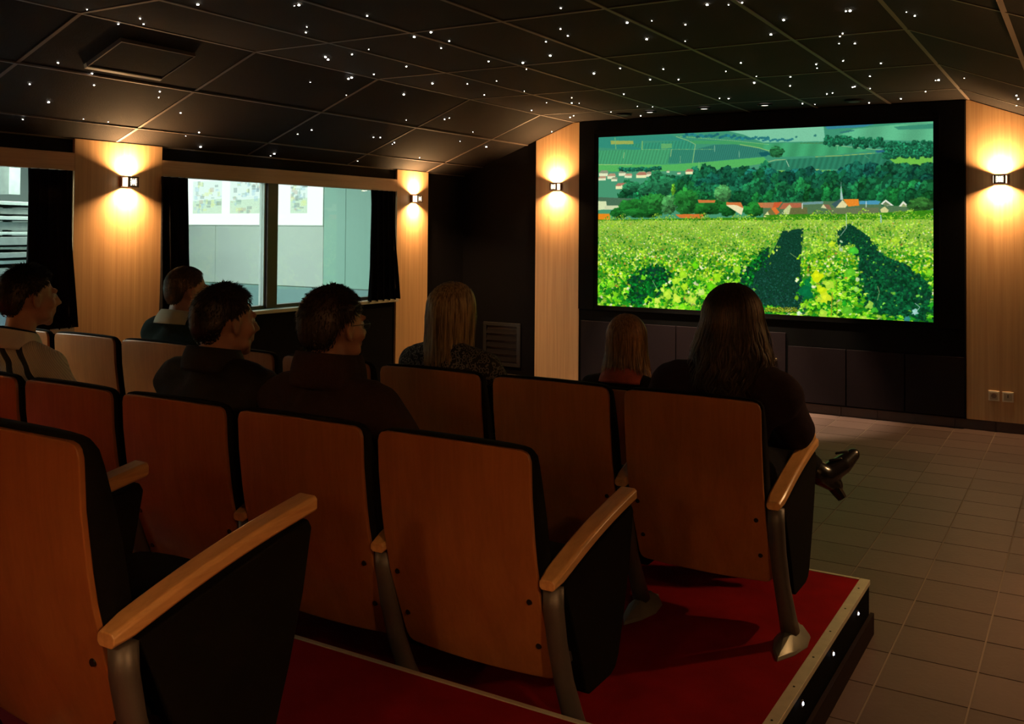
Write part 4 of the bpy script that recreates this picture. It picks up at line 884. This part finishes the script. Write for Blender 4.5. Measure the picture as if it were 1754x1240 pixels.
def person(label, X, Y, Z, head, yaw_h=0., pitch_h=0., sh_z=.83, sh_w=.19, bulk=1., skin_m=None, top_m=None, leg_m=None, hair=None, jaw=1., ears=True, collar=None, cross=False, lean=0., seed=0, top_fold=.004, arms='lap', roll_h=0.):
    """X,Y,Z: seat centre at floor level; head: centre of the head in world space"""
    p = empty('person', (X, Y, Z), 0, label, 'person')
    hc = Vector(head)-Vector((X, Y, Z)); H = Matrix.Translation(hc) @ Euler((pitch_h, roll_h, yaw_h), 'XYZ').to_matrix().to_4x4()
    nb = Vector((hc.x*.75+lean, hc.y-.045, sh_z+.045))          # neck base
    sk = skin_m or skin; B = bulk
    hip = Vector((0, .30, .475)); chest = Vector((lean*.6+hc.x*.4, nb.y-.005, sh_z-.13)); waist = Vector((0, .255, .60))
    sl, sr = Vector((nb.x-sh_w, nb.y+.005, sh_z)), Vector((nb.x+sh_w, nb.y+.005, sh_z))
    el, er = Vector((-.235*max(1, B), nb.y+.10, .60)), Vector((.235*max(1, B), nb.y+.10, .60))
    if arms == 'rest': er = Vector((.238, .42, .655))
    wl_, wr = Vector((-.12, .50, .545)), Vector((.10, .50, .545))
    if arms == 'rest': wr = Vector((.02, .56, .61))
    knl, knr = Vector((-.13, .74, .475)), Vector((.13, .74, .475)); anl, anr = Vector((-.13, .80, .10)), Vector((.13, .80, .10))
    if cross:
        knl, anl = Vector((.0, .70, .60)), Vector((.245, .735, .445)); knr, anr = Vector((.06, .70, .47)), Vector((.08, .84, .10))
    def torso(mb, g, belly=1.):
        mb.ball(chest, (.150*B+g, .105*B+g, .15+g), 20, 14); mb.ball(chest+Vector((0, -.01, .07)), (.155*B+g, .088*B+g, .085+g), 20, 12)
        mb.pill(chest, waist, .115*B+g, .110*B+g, 1.15, .92, 18); mb.pill(waist, hip, .115*B+g, .125*B+g, 1.22, .95, 18)
        mb.ball(hip, (.165*B+g, .125+g, .095+g), 18, 12)
        for s_, q_ in ((-1, sl), (1, sr)):
            mb.pill(Vector((nb.x+s_*.03, nb.y-.016, nb.z+.002)), q_+Vector((-s_*.03, -.008, .016)), .046+g*.8, .050*B+g, n=14)      # trapezius to shoulder
            mb.pill(chest+Vector((s_*.06, -.02, .05)), q_+Vector((-s_*.01, 0, -.03)), .075*B+g, .055*B+g, n=14)
            mb.ball(q_+Vector((0, 0, -.008)), (.060*B+g, .058*B+g, .058+g), 14, 10)
    body = MB(); head_shapes(body, H, jaw, ears=ears)
    body.pill(H @ Vector((0, -.022, -.045)), nb+Vector((0, -.012, -.02)), .053*(.6+.4*jaw), .062*B, n=16)
    torso(body, -.004)
    limb(body, [sl, el], [.048*B, .040*B]); limb(body, [el, wl_], [.040*B, .028]); limb(body, [sr, er], [.048*B, .040*B]); limb(body, [er, wr], [.040*B, .028])
    hand(body, wl_, Vector((.55, .75, -.25)), Vector((0, .2, 1))); hand(body, wr, Vector((-.35, .85, -.25)), Vector((0, .2, 1)))
    limb(body, [hip+Vector((-.085, 0, -.01)), knl], [.080*B, .054]); limb(body, [knl, anl], [.054, .036]); limb(body, [hip+Vector((.085, 0, -.01)), knr], [.080*B, .054]); limb(body, [knr, anr], [.054, .036])
    for a, kk in ((anl, 0), (anr, 1)):
        if kk == 0 and cross: body.pill(a, a+Vector((.05, .035, .0)), .030, .024)
        else: body.pill(a+Vector((0, -.01, -.055)), a+Vector((0, .14, -.065)), .036, .028)
    bo = remesh(body, 'body', sk, .0085, p, 2)
    # clothes
    t = MB(); torso(t, .010); limb(t, [sl, el], [.052*B, .047*B], .012); limb(t, [el, wl_-Vector((0, .01, 0))], [.047*B, .034], .010); limb(t, [sr, er], [.052*B, .047*B], .012); limb(t, [er, wr-Vector((0, .01, 0))], [.047*B, .034], .010)
    t.pill(nb+Vector((0, -.012, -.05)), nb+Vector((0, -.010, .015)), .085*B, .066, n=16)
    remesh(t, 'sweater' if collar != 'jacket' else 'jacket', top_m, .012, p, 3, folds(top_fold, seed=seed))
    g = MB(); g.ball(hip+Vector((0, .01, -.03)), (.165*B+.014, .13, .095), 18, 12)
    limb(g, [hip+Vector((-.085, 0, -.015)), knl], [.082*B, .060], .012); limb(g, [knl, anl+(knl-anl)*.12], [.060, .044], .012); limb(g, [hip+Vector((.085, 0, -.015)), knr], [.082*B, .060], .012); limb(g, [knr, anr+(knr-anr)*.12], [.060, .044], .012)
    remesh(g, 'trousers', leg_m or M['denim'], .013, p, 3, folds(.003, 20, seed+1))
    for a, kk in ((anl, 0), (anr, 1)):
        if kk == 0 and cross: continue
        s_ = MB(); s_.pill(a+Vector((0, -.015, .0)), a+Vector((0, -.02, -.055)), .047, .044); s_.pill(a+Vector((0, -.02, -.06)), a+Vector((0, .16, -.068)), .042, .034)
        s_.box(a.x-.042, a.x+.042, a.y-.06, a.y+.19, a.z-.0995, a.z-.085)
        remesh(s_, 'shoe', M['leather'], .009, p, 2)
    for s_ in (-1, 1):
        mb = MB(); mb.ball(H @ Vector((s_*.031, .0765, .006)), (.0125, .0125, .0125), 12, 8); mb.build('eye', eye_m, p, smooth=True)
        mb = MB(); mb.ball(H @ Vector((s_*.031, .0875, .006)), (.0055, .003, .0055), 10, 6, rot=H.to_3x3()); mb.build('iris', iris_m, p, smooth=True)
    return p, H, nb, (sl, sr, anl, knl), bo
RND = random.Random(5)
def scalp(az, el, g=0.):
    """point on the skull; az 0 = face, pi = back of the head; el from the horizontal"""
    c, s = math.cos(el), math.sin(el)
    if el < 0 and abs(az) > 1.7: c = c**.45; s *= 1.06
    return Vector(((.079+g)*c*math.sin(az), -.014+(.100+g)*c*math.cos(az), .026+(.094+g)*s))
def hairline(az):   # lowest elevation with hair, degrees
    a = abs(math.degrees(az))
    for (a0, e0), (a1, e1) in zip([(0, 40), (35, 38), (55, 18), (75, 4), (86, -6), (96, -4), (106, -14), (116, -44), (135, -60), (180, -64)][:-1], [(35, 38), (55, 18), (75, 4), (86, -6), (96, -4), (106, -14), (116, -44), (135, -60), (180, -64)]):
        if a <= a1: return math.radians(e0+(e1-e0)*(a-a0)/(a1-a0))
    return math.radians(-56)
def short_hair(p, H, mat, length=.018, n=2600, vol=.006, spike=0., fringe=0., wave=.3, seed=1, recede=0):
    R_ = random.Random(seed); mb = MB(); NA, NE = 48, 22; vs_ = []; Hs = H
    for side, g in ((0, vol), (1, -.006)):
        for i in range(NA):
            az = -PI+2*PI*i/NA; lo = hairline(az)
            if recede and abs(az) < .9: lo += recede
            for j in range(NE+1):
                t = j/NE; el_ = lo+(PI/2-lo)*t; gg = g*(min(1, t*5+.15) if side == 0 else 1)
                w = .0018*math.sin(i*2.7+j*1.9)*math.sin(i*.9-j*2.3) if side == 0 else 0
                vs_.append(Hs @ scalp(az, el_, gg+w))
    N = NA*(NE+1)
    fs = []
    for i in range(NA):
        k = (i+1) % NA
        for j in range(NE):
            a, b_, c, d = i*(NE+1)+j, k*(NE+1)+j, k*(NE+1)+j+1, i*(NE+1)+j+1
            fs.append((a, b_, c, d)); fs.append((N+a, N+d, N+c, N+b_))
        fs.append((i*(NE+1), N+i*(NE+1), N+k*(NE+1), k*(NE+1)))
    mb.add(vs_, fs)
    R3 = Hs.to_3x3()
    for _ in range(n):
        az = R_.uniform(-PI, PI); lo = hairline(az)+(recede if recede and abs(az) < .9 else 0); el_ = math.asin(R_.uniform(math.sin(lo), 1))
        q = scalp(az, el_, vol*.8); nrm = Vector((q.x/.006, (q.y+.014)/.0098, (q.z-.026)/.0088)).normalized()
        tang = Vector((math.sin(az)*.3, math.cos(az)*.4-.1, -1)) if el_ < .6 else Vector((math.sin(az), math.cos(az), .2))
        tang = (tang-nrm*tang.dot(nrm)); tang = tang.normalized() if tang.length > .01 else Vector((0, 1, 0))
        k = .28+spike*max(0, math.sin(el_)); d = (tang*(1-k)+nrm*k+Vector((R_.gauss(0, wave*.5), R_.gauss(0, wave*.5), R_.gauss(0, wave*.3)))).normalized()
        L = length*R_.uniform(.6, 1.25)*(1+fringe*max(0, math.sin(el_))) * (.55 if el_ < -.3 else 1); w = .0016
        sd = d.cross(nrm); sd = sd.normalized()*w if sd.length > .01 else Vector((w, 0, 0))
        a, b_, m_, e = q-sd, q+sd, q+d*L*.6+nrm*.0015, q+d*L-nrm*.001
        pts_ = [Hs @ v for v in (a, b_, m_+sd*.8, m_-sd*.8, e)]
        mb.add(pts_, [(0, 1, 2, 3), (3, 2, 4)])
    return mb.build('hair', mat, p, smooth=True)
def long_hair(p, H, mat, drop, n=420, g=.014, flare=.02, wave=.006, freq=40, seg=13, part=0., tipvar=.05, bulge=0., seed=2, width=.0065, face=58, back=0.):
    """strands that follow the skull from a parting and then hang down; drop: height of the tips in head space"""
    R_ = random.Random(seed); mb = MB(); R3 = H.to_3x3()
    # inner mass
    NA, NE = 40, 24; vs_ = []
    for i in range(NA+1):
        az = math.radians(face+8)+(2*PI-2*math.radians(face+8))*i/NA
        for j in range(NE+1):
            t = j/NE
            if t < .5: e = PI/2-(PI/2-0)*(t/.5); q = scalp(az, e, g*.55)
            else:
                k = (t-.5)/.5; q = scalp(az, 0, g*.55); q.z = .026+(drop+.03-.026)*k; s_ = 1-.08*k+flare*2*k*k; q.x *= s_; q.y = -.014+(q.y+.014)*(s_-.12*k)
            q.x += .002*math.sin(i*2.1+j*.3); vs_.append(H @ q)
    mb.add(vs_, [(i*(NE+1)+j, (i+1)*(NE+1)+j, (i+1)*(NE+1)+j+1, i*(NE+1)+j+1) for i in range(NA) for j in range(NE)])
    for s_ in range(n):
        az = math.radians(R_.uniform(face, 360-face)); a180 = abs(az-PI)
        gg = g*R_.uniform(.55, 1.12); ph = R_.uniform(0, 6.28); el0 = R_.uniform(.75, 1.5); end = drop+R_.uniform(-tipvar, tipvar*.6); pts = []
        hangr = R_.uniform(.9, 1.05); clump = math.sin(az*9+seed)*.5
        for j in range(seg+1):
            t = j/seg
            if t < .42: e = el0-(el0+.15)*(t/.42); q = scalp(az, e, gg)
            else:
                k = (t-.42)/.58; q = scalp(az, -.15, gg); z0 = q.z; q.z = z0+(end-z0)*k
                sc_ = hangr*(1-.05*k+flare*3*k*k+bulge*math.sin(PI*min(1, k*1.1))); q.x *= sc_; q.y = -.014+(q.y+.014)*(sc_-.10*k)
                q.y -= back*k*k**.5; q.x += wave*k*math.sin(freq*q.z+ph*.5+clump*3); q.y += wave*k*math.cos(freq*.8*q.z+ph+clump*2)
            q.x += part*max(0, 1-t*4)
            pts.append(q)
        verts_ = []
        for j, q in enumerate(pts):
            d = (pts[min(j+1, seg)]-pts[max(j-1, 0)]); nrm = Vector((q.x, q.y+.014, .02)); sd = d.cross(nrm); sd = sd.normalized() if sd.length > 1e-5 else Vector((1, 0, 0))
            w = width*.5*(1 if j < seg-3 else (seg-j+.25)/3.3)*R_.uniform(.85, 1.1)
            lift = nrm.normalized()*.0012
            verts_ += [H @ (q-sd*w), H @ (q+lift), H @ (q+sd*w)]
        mb.add(verts_, [(j*3+i, j*3+i+1, (j+1)*3+i+1, (j+1)*3+i) for j in range(seg) for i in (0, 1)])
    o = mb.build('hair', mat, p, smooth=True); return o
def collar_ring(p, name, mat, nb, r0_, r1_, z0, z1, tilt=.02, open_=0., th=.006, fy=.92, rib=0, n=40, flick=0.):
    """a band round the neck; open_ leaves a gap at the front"""
    mb = MB(); vs_ = []
    m_ = 6
    for side in (0, 1):
        for i in range(n+1):
            a = PI/2+open_+(2*PI-2*open_)*i/n
            for j in range(m_+1):
                t = j/m_; r = r0_+(r1_-r0_)*t+flick*max(0, 1-min(i, n-i)/n/.13)-(th if side else 0)+.006*math.sin(PI*t)+(rib*math.sin(a*60) if rib and not side else 0)
                vs_.append((nb.x+r*math.cos(a), nb.y-.012+r*fy*math.sin(a), z0+(z1-z0)*t+tilt*(-math.sin(a))*1.0))
    N = (n+1)*(m_+1); fs = []
    for i in range(n):
        for j in range(m_):
            a, b_, c, d = i*(m_+1)+j, (i+1)*(m_+1)+j, (i+1)*(m_+1)+j+1, i*(m_+1)+j+1
            fs += [(a, b_, c, d), (N+a, N+d, N+c, N+b_)]
        for j in (0, m_): a, b_ = i*(m_+1)+j, (i+1)*(m_+1)+j; fs.append((a, b_, N+b_, N+a))
    for i in (0, n):
        for j in range(m_): a = i*(m_+1)+j; fs.append((a, a+1, N+a+1, N+a))
    mb.add(vs_, fs); return mb.build(name, mat, p, smooth=True)
M['denim'] = plain('dark trousers', (.006, .006, .008), .9, spec=.1)
M['leather'] = plain('black leather', (.010, .008, .008), .28, coat=.3)
brown_f = plain('dark brown fleece', (.030, .016, .016), .95, noise=.2, nscale=60, bump=.4, bscale=300, spec=.1)
black_j = plain('black jacket', (.0085, .0065, .0075), .75, noise=.2, nscale=40, bump=.3, bscale=160, spec=.2)
green_s = plain('very dark green sweater', (.006, .012, .009), .9, noise=.2, nscale=50, bump=.3, bscale=500, spec=.1)
plum = plain('dark plum sweater', (.022, .013, .021), .9, noise=.2, nscale=60, bump=.4, bscale=600, spec=.1)
black_k = plain('black knit', (.008, .006, .006), .9, bump=.4, bscale=500, spec=.1)
cream = plain('pale cream cotton', (.52, .48, .34), .8, bump=.2, bscale=500)
orange_s = plain('orange red scarf', (.24, .035, .014), .85, noise=.4, nscale=40, bump=.4, bscale=300)
# leopard print
m, nt, b = new_mat('black and white leopard print'); v = nt.nodes.new('ShaderNodeTexVoronoi'); v.inputs['Scale'].default_value = 75; v.feature = 'F1'
nz = nd(nt, 'ShaderNodeTexNoise', Scale=90); nt.links.new(coords(nt, (1, 1, 1)), nz.inputs[0]); nt.links.new(mixc(nt, .02, (0, 0, 0, 1), (1, 1, 1, 1)), v.inputs[0]) if False else nt.links.new(coords(nt, (1, 1, .8)), v.inputs[0])
ad = nd(nt, 'ShaderNodeMath', operation='ADD'); nt.links.new(v.outputs['Distance'], ad.inputs[0]); ml = nd(nt, 'ShaderNodeMath', operation='MULTIPLY'); nt.links.new(nz.outputs[0], ml.inputs[0]); ml.inputs[1].default_value = .5; nt.links.new(ml.outputs[0], ad.inputs[1])
cr = nt.nodes.new('ShaderNodeValToRGB'); cr.color_ramp.interpolation = 'CONSTANT'; cr.color_ramp.elements[0].color = (.008, .007, .007, 1); e = cr.color_ramp.elements[1]; e.position = .60; e.color = (.17, .15, .14, 1); e2 = cr.color_ramp.elements.new(.78); e2.color = (.01, .009, .009, 1)
nt.links.new(ad.outputs[0], cr.inputs[0]); nt.links.new(cr.outputs[0], b.inputs['Base Color']); b.inputs['Roughness'].default_value = .85; leopard = m
# white sweater: ribbed knit with two black stripes running down the right shoulder blade
m, nt, b = new_mat('off-white ribbed knit with black stripes'); tc = nt.nodes.new('ShaderNodeTexCoord'); sx = nt.nodes.new('ShaderNodeSeparateXYZ'); nt.links.new(tc.outputs['Object'], sx.inputs[0])
def mth(op, a, b_=None, c=None):
    n = nt.nodes.new('ShaderNodeMath'); n.operation = op
    for i, q_ in enumerate((a, b_, c)):
        if q_ is None: continue
        if hasattr(q_, 'links'): nt.links.new(q_, n.inputs[i])
        else: n.inputs[i].default_value = q_
    return n.outputs[0]
s_ = mth('ADD', sx.outputs[0], mth('MULTIPLY', sx.outputs[2], .955)); ax = s_
def band(c_, w): return mth('LESS_THAN', mth('ABSOLUTE', mth('SUBTRACT', ax, c_)), w)
bands = mth('MAXIMUM', band(.829, .013), band(.905, .016)); back = mth('LESS_THAN', sx.outputs[1], .26); bands = mth('MULTIPLY', bands, back)
bands = mth('MULTIPLY', bands, mth('LESS_THAN', sx.outputs[2], .905))
wv = nt.nodes.new('ShaderNodeTexWave'); wv.inputs['Scale'].default_value = 60; wv.bands_direction = 'DIAGONAL'; nt.links.new(tc.outputs['Object'], wv.inputs[0]); wv.inputs['Distortion'].default_value = .5
kn = mixc(nt, wv.outputs[1], (.66, .57, .47, 1), (.88, .78, .66, 1)); nt.links.new(mixc(nt, bands, kn, (.012, .010, .010, 1)), b.inputs['Base Color']); b.inputs['Roughness'].default_value = .9
bp = nd(nt, 'ShaderNodeBump', Strength=.5, Distance=.003); nt.links.new(wv.outputs[1], bp.inputs['Height']); nt.links.new(bp.outputs[0], b.inputs['Normal']); white_knit = m
h_dark = hair_mat('dark brown hair', (.010, .0055, .004), (.030, .017, .011)); h_black = hair_mat('black brown hair', (.006, .0035, .003), (.020, .011, .008))
h_brown = hair_mat('short brown hair', (.040, .022, .012), (.085, .048, .028)); h_blonde = hair_mat('blonde hair', (.15, .085, .035), (.50, .34, .16), .38)
h_auburn = hair_mat('light auburn hair', (.10, .045, .018), (.27, .14, .055), .4); h_wavy = hair_mat('dark wavy hair', (.010, .005, .0035), (.038, .018, .009), .5)

# white sweater man, second row fifth seat
X = -1.177-4*PITCH-SW/2
p, H, nb, _, _ = person('man in white ribbed sweater with black stripes, short dark hair', X, 2.055, T1, (-3.585, 2.285, 1.287), yaw_h=-.22, sh_z=.835, sh_w=.18, top_m=white_knit, hair='short', seed=1, lean=-.0)
short_hair(p, H, h_black, .015, 3200, .009, spike=.3, fringe=.4, wave=.3, seed=11)
collar_ring(p, 'collar', plain('off-white ribbed collar', (.82, .73, .62), .9, bump=.3), nb, .100, .080, .885, .957, .018, .35, rib=.0012)
collar_ring(p, 'inner_collar', black_k, nb, .077, .073, .92, .964, .018, .15)
# black jacket man
X = -1.177-2*PITCH-SW/2
p, H, nb, _, _ = person('heavy-set man in black jacket with short black hair, between two other men', X, 2.055, T1, (-2.500, 2.30, 1.250), yaw_h=-.30, pitch_h=-.04, sh_z=.845, sh_w=.20, bulk=1.16, top_m=black_j, jaw=1.18, collar='jacket', seed=2)
short_hair(p, H, h_black, .016, 3400, .011, spike=.12, fringe=.4, wave=.35, seed=12)
collar_ring(p, 'collar', black_j, nb, .110, .090, .885, .965, .014, .3)
# brown fleece man with glasses
X = -1.177-1*PITCH-SW/2
p, H, nb, _, _ = person('man in dark brown fleece wearing glasses, nearest of the seated viewers', X, 2.055, T1, (-2.012, 2.29, 1.262), yaw_h=-.20, sh_z=.835, sh_w=.20, bulk=1.10, top_m=brown_f, seed=3)
short_hair(p, H, h_dark, .016, 3600, .011, spike=.15, wave=.4, seed=13)
collar_ring(p, 'collar', brown_f, nb, .112, .094, .880, .984, .012, .42, flick=.035)
g = MB()
for s_ in (-1, 1):
    n = 16; pts = [H @ Vector((s_*(.034+.022*math.cos(a)), .099-.004*abs(math.cos(a)), .004+.015*math.sin(a))) for a in [2*PI*k/n for k in range(n+1)]]
    g.tube(pts, .0011, 6, caps=False); g.tube([H @ Vector((s_*.056, .096, .008)), H @ Vector((s_*.075, .07, .010)), H @ Vector((s_*.081, .0, .008)), H @ Vector((s_*.079, -.018, -.006))], .0014, 6)
g.tube([H @ Vector((-.012, .100, .007)), H @ Vector((.012, .100, .007))], .0012, 6); g.build('glasses', M['steel'], p, smooth=True)
for s_ in (-1, 1):
    lm = MB(); n = 14; lm.add([H @ Vector((s_*(.034+.021*math.cos(a)), .0985+dy, .004+.0142*math.sin(a))) for dy in (0, .0015) for a in [2*PI*k/n for k in range(n)]], [tuple(range(n)), tuple(range(2*n-1, n-1, -1))]+[(k, (k+1) % n, n+(k+1) % n, n+k) for k in range(n)]); lm.build('lens', M['glass'], p)
# green sweater man with pale collar, third row sixth seat
X = -.90-5*PITCH-SW/2
p, H, nb, _, _ = person('man with cropped brown hair, pale collar and very dark sweater, by the window', X, 3.044, T1, (-3.815, 3.26, 1.255), yaw_h=-.35, pitch_h=-.05, sh_z=.85, sh_w=.19, bulk=1.08, top_m=green_s, seed=4, jaw=1.05)
short_hair(p, H, h_brown, .008, 3000, .004, wave=.3, seed=14)
collar_ring(p, 'collar', cream, nb, .122, .086, .893, .958, .014, .4)
# blonde woman, third row third seat
X = -.90-2*PITCH-SW/2
p, H, nb, _, _ = person('woman with straight shoulder-length blonde hair in a black and white leopard-print top', X, 3.044, T1, (-2.238, 3.27, 1.222), yaw_h=.0, sh_z=.82, sh_w=.178, bulk=.98, skin_m=skin2, top_m=leopard, seed=5, jaw=.88)
long_hair(p, H, h_blonde, -.225, 620, .016, flare=.0, wave=.006, freq=22, part=.010, tipvar=.045, seed=21, width=.006, back=.025)
# dark-haired woman, third row end seat
X = -.90-SW/2
p, H, nb, (sl, sr, anl, knl), _ = person('woman with long wavy dark hair and plum sweater, legs crossed, by the aisle', X, 3.044, T1, (-1.062, 3.27, 1.245), yaw_h=.12, sh_z=.83, sh_w=.192, bulk=1.18, skin_m=skin2, top_m=plum, seed=6, jaw=.95, cross=True, arms='rest')
long_hair(p, H, h_wavy, -.235, 820, .026, flare=.075, wave=.022, freq=52, tipvar=.05, bulge=.26, back=.02, seed=22, width=.007)
# ankle boot on the crossed leg
bt = MB(); a = anl
bt.pill(a+Vector((-.05, -.01, .03)), a+Vector((.01, .0, .0)), .046, .044); bt.pill(a+Vector((.005, .0, -.005)), a+Vector((.055, .035, -.045)), .042, .030)
bt.pill(a+Vector((.02, .01, -.01)), a+Vector((.075, .060, .030)), .042, .036); bt.pill(a+Vector((.075, .060, .030)), a+Vector((.108, .100, .066)), .037, .025)
remesh(bt, 'ankle_boot', M['leather'], .007, p, 2)
hb_ = MB(); hb_.tube([a+Vector((.045, .026, -.040)), a+Vector((.080, .036, -.090))], [.027, .019], 10, ref=Vector((0, 1, .2))); hb_.build('boot_heel', M['leather'], p, smooth=False)
for k in range(3):
    t_ = k*.022; c_ = a+Vector((.035+t_*.9, .020+t_*.8, .012+t_*1.2)); l_ = MB(); l_.pill(c_+Vector((-.014, -.030, .014)), c_+Vector((.020, -.004, .020)), .005, .005); l_.build('boot_lace', M['leather'], p, smooth=True)
# front row woman with a scarf
X = -1.177-PITCH-SW/2
p, H, nb, _, _ = person('woman with auburn hair and an orange-red scarf in the front row', X, 4.16, 0, (-1.945, 4.36, 1.030), yaw_h=-.05, sh_z=.80, sh_w=.17, bulk=.95, skin_m=skin2, top_m=black_k, seed=7, jaw=.9)
long_hair(p, H, h_auburn, -.150, 560, .016, flare=.10, wave=.006, freq=30, tipvar=.03, seed=23)
collar_ring(p, 'scarf', orange_s, nb, .120, .086, .835, .905, .012, 0, th=.02)
sf = collar_ring(p, 'scarf', orange_s, nb+Vector((0, 0, 0)), .098, .078, .875, .925, -.008, 0, th=.018)
